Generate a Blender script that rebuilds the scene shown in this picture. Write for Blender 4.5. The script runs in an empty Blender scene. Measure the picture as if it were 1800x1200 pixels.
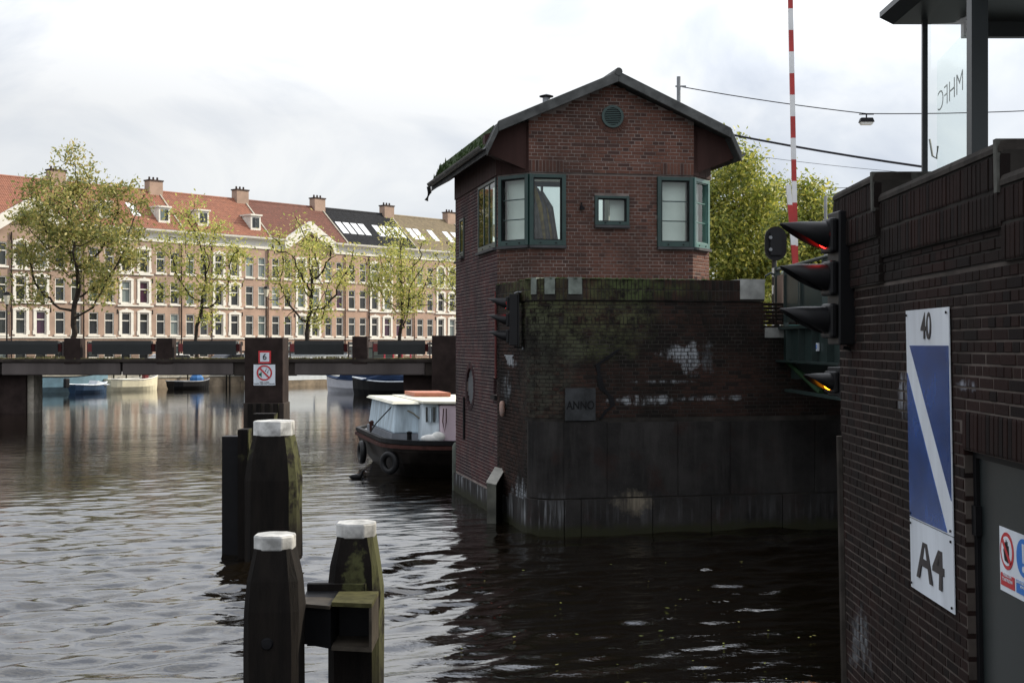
import bpy, math, random
import numpy as np
from mathutils import Vector, Matrix
R = math.radians
rnd = random.Random(7)
C = bpy.context.scene.collection
sc = bpy.context.scene
# ---------------------------------------------------------------- camera, world, sun, exposure
EYE = 3.05          # metres above the water
F = 2300.0          # focal length in pixels of the 1800 px wide photograph
cam = bpy.data.cameras.new('camera'); cam.sensor_width = 36; cam.lens = F/1800*36
cam.shift_y = 6/1800; cam.clip_start = .1; cam.clip_end = 3000
camo = bpy.data.objects.new('camera', cam); C.objects.link(camo)
camo.location = (0, 0, EYE); camo.rotation_euler = (R(90), 0, 0); sc.camera = camo
SUN_AZ = Vector((.93, .367))      # horizontal direction towards the sun
SUN_EL = 31
sun = bpy.data.lights.new('sun', 'SUN'); sun.energy = 5.0; sun.angle = R(.53); sun.color = (1, .90, .73)
suno = bpy.data.objects.new('sun', sun); C.objects.link(suno)
sd = Vector((SUN_AZ.x*math.cos(R(SUN_EL)), SUN_AZ.y*math.cos(R(SUN_EL)), math.sin(R(SUN_EL))))
suno.rotation_euler = sd.to_track_quat('Z', 'Y').to_euler(); suno.location = (40, 20, 40)
w = bpy.data.worlds.new('World'); sc.world = w; w.use_nodes = True
nt = w.node_tree; nt.nodes.clear()
out = nt.nodes.new('ShaderNodeOutputWorld'); bg = nt.nodes.new('ShaderNodeBackground')
sky = nt.nodes.new('ShaderNodeTexSky'); sky.sky_type = 'NISHITA'; sky.sun_disc = False
sky.sun_elevation = R(SUN_EL); sky.sun_rotation = math.atan2(SUN_AZ.x, SUN_AZ.y)
tc = nt.nodes.new('ShaderNodeTexCoord'); mp = nt.nodes.new('ShaderNodeMapping'); mp.inputs['Scale'].default_value = (1, 1, 1.7)
mp.inputs['Location'].default_value = (.3, .1, .2)
n1 = nt.nodes.new('ShaderNodeTexNoise'); n1.inputs['Scale'].default_value = 4.2; n1.inputs['Detail'].default_value = 7; n1.inputs['Roughness'].default_value = .52
n1.inputs['Distortion'].default_value = .7
rp = nt.nodes.new('ShaderNodeValToRGB')
e = rp.color_ramp.elements
e[0].position = .34; e[0].color = (.43, .465, .54, 1); e[1].position = .60; e[1].color = (.77, .772, .775, 1)
x = e.new(.47); x.color = (.585, .61, .655, 1)
# cloud deck is brighter towards the sun's side
sep = nt.nodes.new('ShaderNodeVectorMath'); sep.operation = 'DOT_PRODUCT'; sep.inputs[1].default_value = tuple(sd)
mr = nt.nodes.new('ShaderNodeMapRange'); mr.inputs[1].default_value = -.1; mr.inputs[2].default_value = .75; mr.inputs[3].default_value = 1.0; mr.inputs[4].default_value = 1.3
mul = nt.nodes.new('ShaderNodeMix'); mul.data_type = 'RGBA'; mul.blend_type = 'MULTIPLY'; mul.inputs[0].default_value = 1
sc10 = nt.nodes.new('ShaderNodeMix'); sc10.data_type = 'RGBA'; sc10.blend_type = 'MULTIPLY'; sc10.inputs[0].default_value = 1
sc10.inputs[7].default_value = (10, 10, 10, 1)
mx = nt.nodes.new('ShaderNodeMix'); mx.data_type = 'RGBA'; mx.inputs[0].default_value = .86
L = nt.links.new
# an overcast sky is brighter overhead than at the horizon
sx_ = nt.nodes.new('ShaderNodeSeparateXYZ'); L(tc.outputs['Generated'], sx_.inputs[0])
mz = nt.nodes.new('ShaderNodeMapRange'); mz.inputs[1].default_value = .17; mz.inputs[2].default_value = .46; mz.inputs[3].default_value = 1.0; mz.inputs[4].default_value = 2.1; L(sx_.outputs[2], mz.inputs[0])
mm = nt.nodes.new('ShaderNodeMath'); mm.operation = 'MULTIPLY'; L(mr.outputs[0], mm.inputs[0]); L(mz.outputs[0], mm.inputs[1])
L(tc.outputs['Generated'], mp.inputs[0]); L(mp.outputs[0], n1.inputs['Vector']); L(n1.outputs[0], rp.inputs[0])
L(tc.outputs['Generated'], sep.inputs[0]); L(sep.outputs['Value'], mr.inputs[0])
L(rp.outputs[0], mul.inputs[6]); L(mm.outputs[0], mul.inputs[7]); L(mul.outputs[2], sc10.inputs[6])
L(sky.outputs[0], mx.inputs[6]); L(sc10.outputs[2], mx.inputs[7]); L(mx.outputs[2], bg.inputs[0])
bg.inputs[1].default_value = .1; L(bg.outputs[0], out.inputs[0])
vs = sc.view_settings; vs.view_transform = 'Standard'; vs.look = 'None'; vs.exposure = .22; vs.gamma = 1; vs.use_curve_mapping = False

# ---------------------------------------------------------------- helpers
def P(px, py, Z): return Vector(((px-900)/F*Z, Z, EYE-(py-606)/F*Z))     # a pixel of the photograph at depth Z
BASE = {}
def tag(o, label=None, cat=None, group=None, kind=None):
    if label: o['label'] = label
    if cat: o['category'] = cat
    if group: o['group'] = group
    if kind: o['kind'] = kind
    return o
def thing(name, label, cat, loc=(0, 0, 0), rz=0, group=None, scale=1):
    o = bpy.data.objects.new(name, None); C.objects.link(o); o.location = loc; o.rotation_euler = (0, 0, rz); o.scale = (scale,)*3
    o.empty_display_size = .2
    BASE[o] = Vector(loc)
    return tag(o, label, cat, group)
class MB:
    def __init__(s): s.v = []; s.f = []
    def add(s, vs_, fs_):
        k = len(s.v); s.v += [tuple(p) for p in vs_]; s.f += [tuple(i+k for i in f) for f in fs_]; return s
    def hexa(s, p):        # 8 points: bottom 4 (ccw from above), top 4
        return s.add(p, [(3, 2, 1, 0), (4, 5, 6, 7), (0, 1, 5, 4), (1, 2, 6, 5), (2, 3, 7, 6), (3, 0, 4, 7)])
    def box(s, x0, x1, y0, y1, z0, z1):
        return s.hexa([(x0, y0, z0), (x1, y0, z0), (x1, y1, z0), (x0, y1, z0), (x0, y0, z1), (x1, y0, z1), (x1, y1, z1), (x0, y1, z1)])
    def prism(s, poly, z0, z1, top=None):
        n = len(poly); top = top or poly
        s.add([(p[0], p[1], z0) for p in poly]+[(p[0], p[1], z1) for p in top],
              [tuple(range(n-1, -1, -1)), tuple(range(n, 2*n))]+[(i, (i+1) % n, n+(i+1) % n, n+i) for i in range(n)]); return s
    def extr(s, prof, origin, a, b, c, t):   # profile (p,q) in axes a,b extruded along c by t
        o = Vector(origin); a, b, c = Vector(a), Vector(b), Vector(c); n = len(prof)
        p0 = [o+a*p+b*q for p, q in prof]; p1 = [p+c*t for p in p0]
        return s.add(p0+p1, [tuple(range(n-1, -1, -1)), tuple(range(n, 2*n))]+[(i, (i+1) % n, n+(i+1) % n, n+i) for i in range(n)])
    def tube(s, pts, rs, n=8, cap=True):
        pts = [Vector(p) for p in pts]
        if not hasattr(rs, '__len__'): rs = [rs]*len(pts)
        k = len(s.v); vv = []; ff = []
        for i, p in enumerate(pts):
            d = (pts[min(i+1, len(pts)-1)]-pts[max(i-1, 0)]).normalized()
            a = d.cross(Vector((0, 0, 1)) if abs(d.z) < .95 else Vector((1, 0, 0))).normalized(); b = d.cross(a)
            for j in range(n):
                t = 2*math.pi*j/n; vv.append(p+(a*math.cos(t)+b*math.sin(t))*rs[i])
        for i in range(len(pts)-1):
            for j in range(n):
                ff.append((i*n+j, (i+1)*n+j, (i+1)*n+(j+1) % n, i*n+(j+1) % n))
        if cap: ff.append(tuple(range(n))); ff.append(tuple(range((len(pts)-1)*n+n-1, (len(pts)-1)*n-1, -1)))
        return s.add(vv, ff)
    def lathe(s, prof, c, axis='Z', n=24):
        vv = []; ff = []; c = Vector(c)
        for r, h in prof:
            for j in range(n):
                t = 2*math.pi*j/n; a, b = r*math.cos(t), r*math.sin(t)
                vv.append(c+(Vector((a, b, h)) if axis == 'Z' else Vector((h, a, b)) if axis == 'X' else Vector((a, h, b))))
        for i in range(len(prof)-1):
            for j in range(n): ff.append((i*n+j, i*n+(j+1) % n, (i+1)*n+(j+1) % n, (i+1)*n+j))
        return s.add(vv, ff)
    def build(s, name, m, parent=None, local=False, smooth=False, loc=None, bevel=0, fix=True):
        off = Vector((0, 0, 0))
        if parent is not None and not local: off = BASE.get(parent, Vector((0, 0, 0)))
        if loc is not None: off = Vector(loc)
        me = bpy.data.meshes.new(name); me.from_pydata([(p[0]-off.x, p[1]-off.y, p[2]-off.z) for p in s.v], [], s.f)
        import bmesh
        if fix and len(s.f) < 60000:
            bm = bmesh.new(); bm.from_mesh(me); bmesh.ops.recalc_face_normals(bm, faces=bm.faces); bm.to_mesh(me); bm.free()
        me.materials.append(m)
        if smooth: me.polygons.foreach_set('use_smooth', [True]*len(me.polygons))
        o = bpy.data.objects.new(name, me); C.objects.link(o)
        if parent is not None: o.parent = parent; BASE[o] = off
        elif loc is not None: o.location = loc; BASE[o] = off
        else: BASE[o] = off
        if bevel:
            b = o.modifiers.new('bevel', 'BEVEL'); b.width = bevel; b.segments = 2; b.limit_method = 'ANGLE'; b.angle_limit = R(40)
        return o
def copy_tree(o, parent=None):
    c = o.copy(); C.objects.link(c)
    if parent is not None: c.parent = parent
    BASE[c] = BASE.get(o, Vector((0, 0, 0)))
    for ch in list(o.children): copy_tree(ch, c)
    return c
def text(name, body, m, parent, origin, ax, ay, size, sx=1, extrude=.002, bold=0, align='CENTER', local=False):
    cu = bpy.data.curves.new(name, 'FONT'); cu.body = body; cu.size = 1; cu.extrude = extrude/size; cu.align_x = align; cu.align_y = 'CENTER'; cu.offset = bold
    t = bpy.data.objects.new(name, cu); C.objects.link(t)
    bpy.context.view_layer.update()
    me = bpy.data.meshes.new_from_object(t.evaluated_get(bpy.context.evaluated_depsgraph_get()))
    bpy.data.objects.remove(t)
    ax, ay = Vector(ax).normalized(), Vector(ay).normalized(); az = ax.cross(ay)
    off = Vector((0, 0, 0)) if local else BASE.get(parent, Vector((0, 0, 0)))
    for v in me.vertices:
        c = v.co.copy(); v.co = Vector(origin)-off+ax*c.x*size*sx+ay*c.y*size+az*c.z*size
    me.materials.clear(); me.materials.append(m); me.name = name
    o = bpy.data.objects.new(name, me); C.objects.link(o); o.parent = parent; BASE[o] = off
    return o

# ---------------------------------------------------------------- materials
class G:
    def __init__(s, name):
        s.m = bpy.data.materials.new(name); s.m.use_nodes = True; s.nt = s.m.node_tree; s.b = s.nt.nodes['Principled BSDF']; s._pos = None
    def n(s, t, **kw):
        x = s.nt.nodes.new('ShaderNode'+t)
        for k, v in kw.items(): setattr(x, k, v)
        return x
    def set(s, sock, v):
        if isinstance(v, bpy.types.NodeSocket): s.nt.links.new(v, sock)
        else:
            if isinstance(v, tuple) and len(v) == 3 and len(sock.default_value) == 4: v = v+(1,)
            sock.default_value = v
    def pos(s):
        if not s._pos: s._pos = s.n('NewGeometry').outputs['Position']
        return s._pos
    def obj(s): return s.n('TexCoord').outputs['Object']
    def noise(s, scale, detail=4, rough=.55, vec=None, stretch=None, dist=0):
        vec = vec or s.pos()
        if stretch: m = s.n('Mapping'); s.set(m.inputs[0], vec); m.inputs['Scale'].default_value = stretch; vec = m.outputs[0]
        x = s.n('TexNoise'); x.inputs['Scale'].default_value = scale; x.inputs['Detail'].default_value = detail; x.inputs['Roughness'].default_value = rough
        x.inputs['Distortion'].default_value = dist; s.set(x.inputs['Vector'], vec); return x.outputs[0]
    def rng(s, v, a, b, c=0., d=1.):
        x = s.n('MapRange'); s.set(x.inputs[0], v)
        for i, q in enumerate((a, b, c, d)): x.inputs[i+1].default_value = q
        return x.outputs[0]
    def math(s, op, a, b=0.):
        x = s.n('Math', operation=op); s.set(x.inputs[0], a); s.set(x.inputs[1], b); return x.outputs[0]
    def mix(s, f, a, b, mode='MIX'):
        x = s.n('Mix', data_type='RGBA', blend_type=mode); s.set(x.inputs[0], f); s.set(x.inputs[6], a); s.set(x.inputs[7], b); return x.outputs[2]
    def rand(s):
        a = s.n('NewGeometry').outputs['Random Per Island']; b = s.n('ObjectInfo').outputs['Random']
        return s.math('FRACT', s.math('ADD', a, b))
    def ell(s, c, r, sharp=.35, ns=6, na=.5):   # blotch of its own place and outline, 0..1
        m = s.n('VectorMath', operation='SUBTRACT'); s.set(m.inputs[0], s.pos()); m.inputs[1].default_value = c
        d = s.n('VectorMath', operation='DIVIDE'); s.set(d.inputs[0], m.outputs[0]); d.inputs[1].default_value = r
        l = s.n('VectorMath', operation='LENGTH'); s.set(l.inputs[0], d.outputs[0])
        v = s.math('ADD', l.outputs['Value'], s.rng(s.noise(ns, 5, .65), .2, .8, -na, na))
        return s.rng(v, 1, 1-sharp)
    def fin(s, col, rough=.8, metal=0, bump=None, bs=.3, bd=.01, spec=None):
        s.set(s.b.inputs['Base Color'], col); s.set(s.b.inputs['Roughness'], rough); s.b.inputs['Metallic'].default_value = metal
        if spec is not None: s.b.inputs['Specular IOR Level'].default_value = spec
        if bump is not None:
            b = s.n('Bump'); b.inputs['Strength'].default_value = bs; b.inputs['Distance'].default_value = bd; s.set(b.inputs['Height'], bump)
            s.nt.links.new(b.outputs[0], s.b.inputs['Normal'])
        return s.m
def dk(c, k): return tuple(v*k for v in c)
def M(name, col, rough=.7, metal=0, var=.35, ns=3, col2=None, bump=.15, bs=40, spec=None, streak=False):
    g = G(name); st = (1, 1, .15) if streak else None
    n = g.noise(ns, 6, .6, stretch=st)
    c = g.mix(g.rng(n, .35, .68), dk(col, 1-var), col2 or dk(col, 1+var*.5))
    if spec is None and rough >= .5 and max(col) < .12: spec = .12
    return g.fin(c, rough, metal, g.noise(bs, 3), bump, .004, spec)
def emis(name, col, st, base=None):
    g = G(name); g.b.inputs['Base Color'].default_value = (*(base or col), 1); g.b.inputs['Emission Color'].default_value = (*col, 1)
    g.b.inputs['Emission Strength'].default_value = st; g.b.inputs['Roughness'].default_value = .3; return g.m
def stone_mat(name, c):
    g = G(name); z = g.n('SeparateXYZ'); g.set(z.inputs[0], g.pos()); zz = z.outputs[2]
    st = g.noise(3.2, 6, .65, stretch=(1, 1, .12)); bl = g.noise(1.3, 6, .62); sp = g.noise(38, 3, .6)
    col = g.mix(g.rng(bl, .35, .68), dk(c, .45), dk(c, 1.5)); col = g.mix(g.rng(st, .5, .75, 0, .8), col, dk(c, 2.3))
    col = g.mix(g.rng(g.noise(2.1, 5, .6), .55, .7, 0, .6), col, (.022, .011, .009))
    col = g.mix(g.math('MULTIPLY', g.rng(sp, .70, .76), g.rng(g.noise(2.4, 4, .6), .48, .62, 0, .8)), col, (.13, .12, .11))
    drip = g.noise(11, 4, .6, stretch=(1, 1, .07)); band = g.math('MULTIPLY', g.rng(zz, .05, .3), g.rng(zz, .70, .35)); xx = g.rng(z.outputs[0], 1.2, .2, .12, 1)
    col = g.mix(g.math('MULTIPLY', g.math('MULTIPLY', g.rng(drip, .52, .66), band), xx), col, (.20, .21, .22))
    col = g.mix(g.math('MULTIPLY', g.ell((1.95, 21.1, .50), (.34, .9, .22), .6, 5, .6), g.rng(drip, .35, .6)), col, (.14, .12, .09))
    sl = g.rng(g.math('ADD', zz, g.rng(g.noise(5, 4, .6), .3, .7, -.06, .06)), .20, .08); col = g.mix(g.math('MULTIPLY', sl, .85), col, (.018, .019, .008))
    return g.fin(col, .8, 0, g.math('ADD', g.noise(30, 5, .7), g.math('MULTIPLY', bl, 2)), .6, .01, .14)
def brick_mat(name, c1, c2, c3, dirt, dirt_amt=.5, moss=None, blots=(), mossamt=.62):
    g = G(name); r = g.rand()
    col = g.mix(g.rng(r, 0, .8), c1, c2); col = g.mix(g.math('GREATER_THAN', r, .84), col, c3)
    col = g.mix(g.rng(g.noise(28, 5, .7), .35, .7, 0, .45), col, dk(c1, .6))
    col = g.mix(g.rng(g.noise(1.1, 6, .62), .62-dirt_amt*.45, .78-dirt_amt*.25), col, dirt)
    for (c, rr, bc, ns) in (moss or ()):
        col = g.mix(g.math('MULTIPLY', g.ell(c, rr, .6, 1.8, .55), g.rng(g.noise(7, 5, .7), .40, .58, 0, mossamt)), col, bc)
    for (c, rr, bc) in blots:
        col = g.mix(g.math('MULTIPLY', g.ell(c, rr, .5, 5, .75), g.rng(g.noise(9, 5, .75, stretch=(1, 1, .22)), .42, .58)), col, bc)
    return g.fin(col, .9, 0, g.noise(60, 5, .7), .5, .004, .1)
GLASS_CACHE = {}
def glass(name, tint=(.9, .94, .92), refl=1.5, rough=.02):
    g = G(name); nt = g.nt
    t = g.n('BsdfTransparent'); t.inputs[0].default_value = (*tint, 1); gl = g.n('BsdfGlossy'); gl.inputs['Roughness'].default_value = rough
    f = g.n('Fresnel'); f.inputs[0].default_value = refl; ms = g.n('MixShader')
    bf = g.n('NewGeometry').outputs['Backfacing']; fac = g.math('MULTIPLY', f.outputs[0], g.math('SUBTRACT', 1., bf))
    nt.links.new(fac, ms.inputs[0]); nt.links.new(t.outputs[0], ms.inputs[1]); nt.links.new(gl.outputs[0], ms.inputs[2])
    nt.links.new(ms.outputs[0], nt.nodes['Material Output'].inputs[0]); return g.m
# ---------------------------------------------------------------- wall faces and bricks
class Seg:          # straight piece of wall seen from outside; outward normal is to the right of the direction of travel
    def __init__(s, p0, p1):
        s.p0 = Vector(p0); s.p1 = Vector(p1); s.L = (s.p1-s.p0).length; s.t = (s.p1-s.p0)/s.L; s.n = Vector((s.t.y, -s.t.x))
    def at(s, q, d=0): p = s.p0+s.t*q+s.n*d; return p.x, p.y
    def tan(s, q): return s.t
    def box(s, mb, s0, s1, d0, d1, z0, z1):
        a, b, c, d = s.at(s0, d1), s.at(s1, d1), s.at(s1, d0), s.at(s0, d0)
        return mb.hexa([(*a, z0), (*b, z0), (*c, z0), (*d, z0), (*a, z1), (*b, z1), (*c, z1), (*d, z1)])
class Arc:
    def __init__(s, c, r, a0, a1):
        s.c = Vector(c); s.r = r; s.a0 = a0; s.a1 = a1; s.L = r*abs(a1-a0); s.sg = 1 if a1 > a0 else -1
    def ang(s, q): return s.a0+s.sg*q/s.r
    def at(s, q, d=0):
        a = s.ang(q); return s.c.x+math.cos(a)*(s.r+d), s.c.y+math.sin(a)*(s.r+d)
    def tan(s, q): a = s.ang(q); return Vector((-math.sin(a), math.cos(a)))*s.sg
COURSE = .0625
def lay(seg, z0, z1, holes=(), top=None, mode='cross', gap=.01, jit=.004, zfix=0, smin=None, smax=None):
    """bricks: (x, y, zc, tangent, length, height)"""
    res = []; k = 0; z = z0; s0 = smin or 0; s1 = seg.L if smax is None else smax
    while z < z1-.02:
        ch = COURSE if mode == 'cross' else min(.22, z1-z)
        h = min(ch, z1-z)-gap; hd = k % 2
        pitch = (.11 if hd else .22) if mode == 'cross' else .0625
        q = s0-(0 if mode != 'cross' else (.055 if hd else rnd.choice((0, .11))))
        zc = z+h/2
        while q < s1:
            a = max(q, s0); b = min(q+pitch-gap, s1); q += pitch
            cuts = [(a, b)]
            for (ha, hb, za, zb) in holes:
                if zc+h/2 > za+.01 and zc-h/2 < zb-.01:
                    nc = []
                    for (a_, b_) in cuts:
                        if b_ <= ha or a_ >= hb: nc.append((a_, b_))
                        else:
                            if a_ < ha: nc.append((a_, ha))
                            if b_ > hb: nc.append((hb, b_))
                    cuts = nc
            for a_, b_ in cuts:
                if b_-a_ < .025: continue
                if top and zc+h/2 > top((a_+b_)/2): continue
                m = (a_+b_)/2; d = rnd.uniform(-jit, jit*.3); x, y = seg.at(m, d)
                res.append((x, y, zc, seg.tan(m), b_-a_, h))
        z += ch; k += 1
    return res
def brick_proto(mat):
    b = MB(); e = .035    # unit brick, x length, -y outward, bevelled front edge given in unit terms
    v = [(-.5, 1, -.5), (.5, 1, -.5), (.5, 1, .5), (-.5, 1, .5), (-.5, .08, -.5), (.5, .08, -.5), (.5, .08, .5), (-.5, .08, .5),
         (-.5+e, 0, -.5+e*2), (.5-e, 0, -.5+e*2), (.5-e, 0, .5-e*2), (-.5+e, 0, .5-e*2)]
    f = [(0, 1, 5, 4), (1, 2, 6, 5), (2, 3, 7, 6), (3, 0, 4, 7), (4, 5, 9, 8), (5, 6, 10, 9), (6, 7, 11, 10), (7, 4, 8, 11), (8, 9, 10, 11)]
    me = bpy.data.meshes.new('brick'); me.from_pydata(v, [], f); me.materials.append(mat); return me, v, f
def place_bricks(root, bricks, mat, vis, nmax=298, skew=None, depth=.05):
    me, v, f = brick_proto(mat); base = BASE[root]
    def score(b):
        Z = b[1]; px = 900+F*b[0]/Z; py = 606-F*(b[2]-EYE)/Z
        if not (0 <= px <= 1800 and 0 <= py <= 1200) or not vis(b, px, py): return 0
        tx = abs(b[3].x - b[3].y*b[0]/Z)
        return b[4]*b[5]*max(tx, .05)/Z/Z
    order = sorted(range(len(bricks)), key=lambda i: -score(bricks[i])); ind = [i for i in order[:nmax] if score(bricks[i]) > 0]
    inds = set(ind)
    for i in ind:
        x, y, z, t, l, h = bricks[i]
        if skew: x += skew(z)
        o = bpy.data.objects.new('brick', me); C.objects.link(o); o.parent = root
        o.location = (x-base.x, y-base.y, z-base.z); o.rotation_euler = (0, 0, math.atan2(t.y, t.x)); o.scale = (l, depth, h)
    va = np.array(v); rest = [bricks[i] for i in range(len(bricks)) if i not in inds]
    if not rest: return
    A = []; Fs = []
    for k, (x, y, z, t, l, h) in enumerate(rest):
        if skew: x += skew(z)
        s = va*np.array([l, depth, h]); A.append(np.stack([x-base.x+s[:, 0]*t.x-s[:, 1]*t.y, y-base.y+s[:, 0]*t.y+s[:, 1]*t.x, z-base.z+s[:, 2]], 1))
        Fs += [tuple(q+k*12 for q in ff) for ff in f]
    A = np.concatenate(A); m2 = bpy.data.meshes.new('brickwork'); m2.from_pydata(A.tolist(), [], Fs); m2.materials.append(mat)
    o = bpy.data.objects.new('brickwork', m2); C.objects.link(o); o.parent = root; o['kind'] = 'stuff'
def inset(poly, d):
    n = len(poly); res = []
    for i in range(n):
        p, a, b = Vector(poly[i]), Vector(poly[i-1]), Vector(poly[(i+1) % n])
        t1 = (p-a).normalized(); t2 = (b-p).normalized(); n1 = Vector((-t1.y, t1.x)); n2 = Vector((-t2.y, t2.x))
        m = (n1+n2).normalized(); res.append(p+m*d/max(.3, m.dot(n1)))
    return res
def ring(mb, poly, d_out, thick, z0, z1, holes={}, faces=None):
    """hollow wall round a polygon with openings cut per face"""
    o = inset(poly, d_out); i_ = inset(poly, d_out+thick); n = len(poly)
    for k in (faces if faces is not None else range(n)):
        a, b, c, d = o[k], o[(k+1) % n], i_[(k+1) % n], i_[k]; Lf = (Vector(poly[(k+1) % n])-Vector(poly[k])).length
        hs = holes.get(k, ()); ss = sorted({0, Lf}|{min(max(h[j], 0), Lf) for h in hs for j in (0, 1)})
        for s0, s1 in zip(ss, ss[1:]):
            if s1-s0 < 1e-4: continue
            m = (s0+s1)/2; cut = sorted([(h[2], h[3]) for h in hs if h[0] < m < h[1]]); z = z0; zz = []
            for za, zb in cut:
                if za > z: zz.append((z, min(za, z1)))
                z = max(z, zb)
            if z < z1: zz.append((z, z1))
            u0, u1 = s0/Lf, s1/Lf
            q = [a.lerp(b, u0), a.lerp(b, u1), d.lerp(c, u1), d.lerp(c, u0)]
            for za, zb in zz:
                if zb-za > 1e-3: mb.hexa([(p.x, p.y, za) for p in q]+[(p.x, p.y, zb) for p in q])
    return mb

# ---------------------------------------------------------------- shared materials
m_mortar = M('mortar', (.175, .14, .125), .95, var=.45, ns=2.5)
m_mortar_dark = M('sooty_mortar', (.030, .027, .024), .95, var=.5, ns=2.5)
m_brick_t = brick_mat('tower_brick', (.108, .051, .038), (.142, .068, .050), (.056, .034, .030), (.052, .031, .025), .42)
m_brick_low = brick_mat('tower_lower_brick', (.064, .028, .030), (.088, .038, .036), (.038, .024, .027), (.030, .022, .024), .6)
lime = (.22, .235, .25)
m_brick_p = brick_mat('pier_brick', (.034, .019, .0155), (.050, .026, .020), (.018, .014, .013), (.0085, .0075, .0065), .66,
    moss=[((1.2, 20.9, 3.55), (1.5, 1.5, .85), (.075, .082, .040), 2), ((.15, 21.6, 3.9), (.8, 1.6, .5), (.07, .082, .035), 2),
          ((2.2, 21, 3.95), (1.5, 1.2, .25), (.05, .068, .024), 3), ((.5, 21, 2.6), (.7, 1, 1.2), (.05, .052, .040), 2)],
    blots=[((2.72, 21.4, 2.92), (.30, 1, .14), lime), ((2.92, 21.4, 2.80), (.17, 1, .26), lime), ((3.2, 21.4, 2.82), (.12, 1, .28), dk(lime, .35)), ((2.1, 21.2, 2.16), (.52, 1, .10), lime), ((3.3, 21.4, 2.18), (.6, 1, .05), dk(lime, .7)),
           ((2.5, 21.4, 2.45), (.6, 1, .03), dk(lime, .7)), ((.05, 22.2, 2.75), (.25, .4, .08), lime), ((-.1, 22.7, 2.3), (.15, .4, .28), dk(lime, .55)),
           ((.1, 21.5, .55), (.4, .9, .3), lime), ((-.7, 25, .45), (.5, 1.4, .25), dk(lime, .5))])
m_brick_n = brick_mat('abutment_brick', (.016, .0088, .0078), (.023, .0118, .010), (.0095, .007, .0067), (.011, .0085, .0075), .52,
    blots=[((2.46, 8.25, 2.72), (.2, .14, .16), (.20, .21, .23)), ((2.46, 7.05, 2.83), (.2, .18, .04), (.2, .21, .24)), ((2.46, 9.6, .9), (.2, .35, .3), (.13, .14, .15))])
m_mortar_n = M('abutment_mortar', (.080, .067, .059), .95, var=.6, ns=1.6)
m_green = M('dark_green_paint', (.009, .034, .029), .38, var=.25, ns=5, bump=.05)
m_greenlit = M('pale_sunlit_green', (.05, .13, .115), .35, var=.2, ns=5, bump=.05)  # dark green with sunlight in the colour, for the chamfer window; cabinet shares it
m_sill = M('slate_sill', (.06, .06, .062), .6)
m_bluestone = stone_mat('old_bluestone', (.017, .0158, .0152))
m_stone = M('weathered_stone', (.23, .235, .22), .8, var=.35, ns=4, bump=.4, bs=40)
m_stone_moss = M('mossy_stone', (.13, .15, .13), .85, var=.4, ns=6, bump=.4, bs=40)
m_black = M('black_iron', (.007, .007, .008), .5, var=.3)
m_blackm = M('matt_black_plastic', (.007, .007, .008), .45, var=.2, bump=.05, spec=.22)
m_steel = M('galvanised_steel', (.20, .21, .22), .45, .4, var=.25)
m_white = M('white_enamel', (.56, .60, .65), .35, var=.2, ns=3.5, bump=.02, streak=True)
m_blue = M('blue_enamel', (.010, .050, .20), .25, var=.4, ns=3, bump=.02)
m_ink = M('black_print', (.016, .014, .014), .5, var=.1)
m_red = M('red_print', (.42, .015, .02), .4, var=.1)
m_bluep = M('blue_print', (.01, .12, .42), .4, var=.1)
m_glass = glass('window_glass', refl=1.75)
m_roof = M('dark_roof_felt', (.055, .056, .055), .8, var=.4, ns=3)
m_zinc = M('weathered_zinc', (.075, .077, .075), .5, .3, var=.45, ns=4)
m_mossroof = M('mossy_roof', (.030, .050, .016), .95, var=.6, ns=6, bump=.8, bs=22)
m_plaster = M('white_plaster', (.78, .79, .77), .8, var=.05)

# ---------------------------------------------------------------- bridge keeper's tower
U = Vector((.985, .174)); Vv = Vector((-.228, .9737)); D0 = Vector((.299, 22.94))
def tl(u, v): return D0+U*u+Vv*v
poly = [tl(-.424, 4.656), tl(-.445, .552), tl(0, 0), tl(2.99, 0), tl(3.499, .515), tl(3.52, 4.62), tl(3.05, 5.2), tl(.05, 5.2)]
segs = [Seg(poly[i], poly[(i+1) % 8]) for i in range(8)]
tower = thing('bridge_keeper_house', "red brick bridge keeper's house with chamfered corners, green windows and low gabled roof", 'house', (*tl(1.5, 2.6), 0))
Ls = segs[0].L; cL = segs[1].L; cR = segs[3].L
WZ = (4.80, 6.05)
def hl(t0, t1): return (Ls-t1, Ls-t0)
wins = {0: [(*hl(.06, 1.66), *WZ), (*hl(3.13, 3.58), 4.85, 5.62)],
        1: [(.04, cL-.0, *WZ)],
        2: [(.0, .66, *WZ), (1.178, 1.811, 5.17, 5.69), (2.324, 2.99, *WZ)],
        3: [(.0, cR-.05, *WZ)], 6: [(.05, 2.95, 4.8, 6.55)], 5: [(.05, .68, 4.8, 6.55)], 7: [(.05, .66, 4.8, 6.55)]}
holes = {k: [h for h in v] for k, v in wins.items()}
holes[0] = holes[0]+[(Ls-2.54-.36, Ls-2.54+.36, 1.86, 2.58), (*hl(.03, .33), 2.15, 2.46)]
mb = MB(); ring(mb, poly, .006, .24, -.6, 6.08, holes); ring(mb, poly, .006, .24, 6.08, 6.7, holes, faces=(5, 6, 7))
mb.build('core_wall', m_mortar, tower)
mb = MB(); ring(mb, poly, .25, .03, 4.2, 6.62, {k: v for k, v in wins.items()}); mb.build('inner_lining', m_plaster, tower)
ip = inset(poly, .25)
MB().prism([tuple(p) for p in ip], 4.2, 4.25).build('floor_slab', m_plaster, tower)
MB().prism([tuple(p) for p in ip], 6.63, 6.66).build('ceiling', m_plaster, tower)
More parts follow.
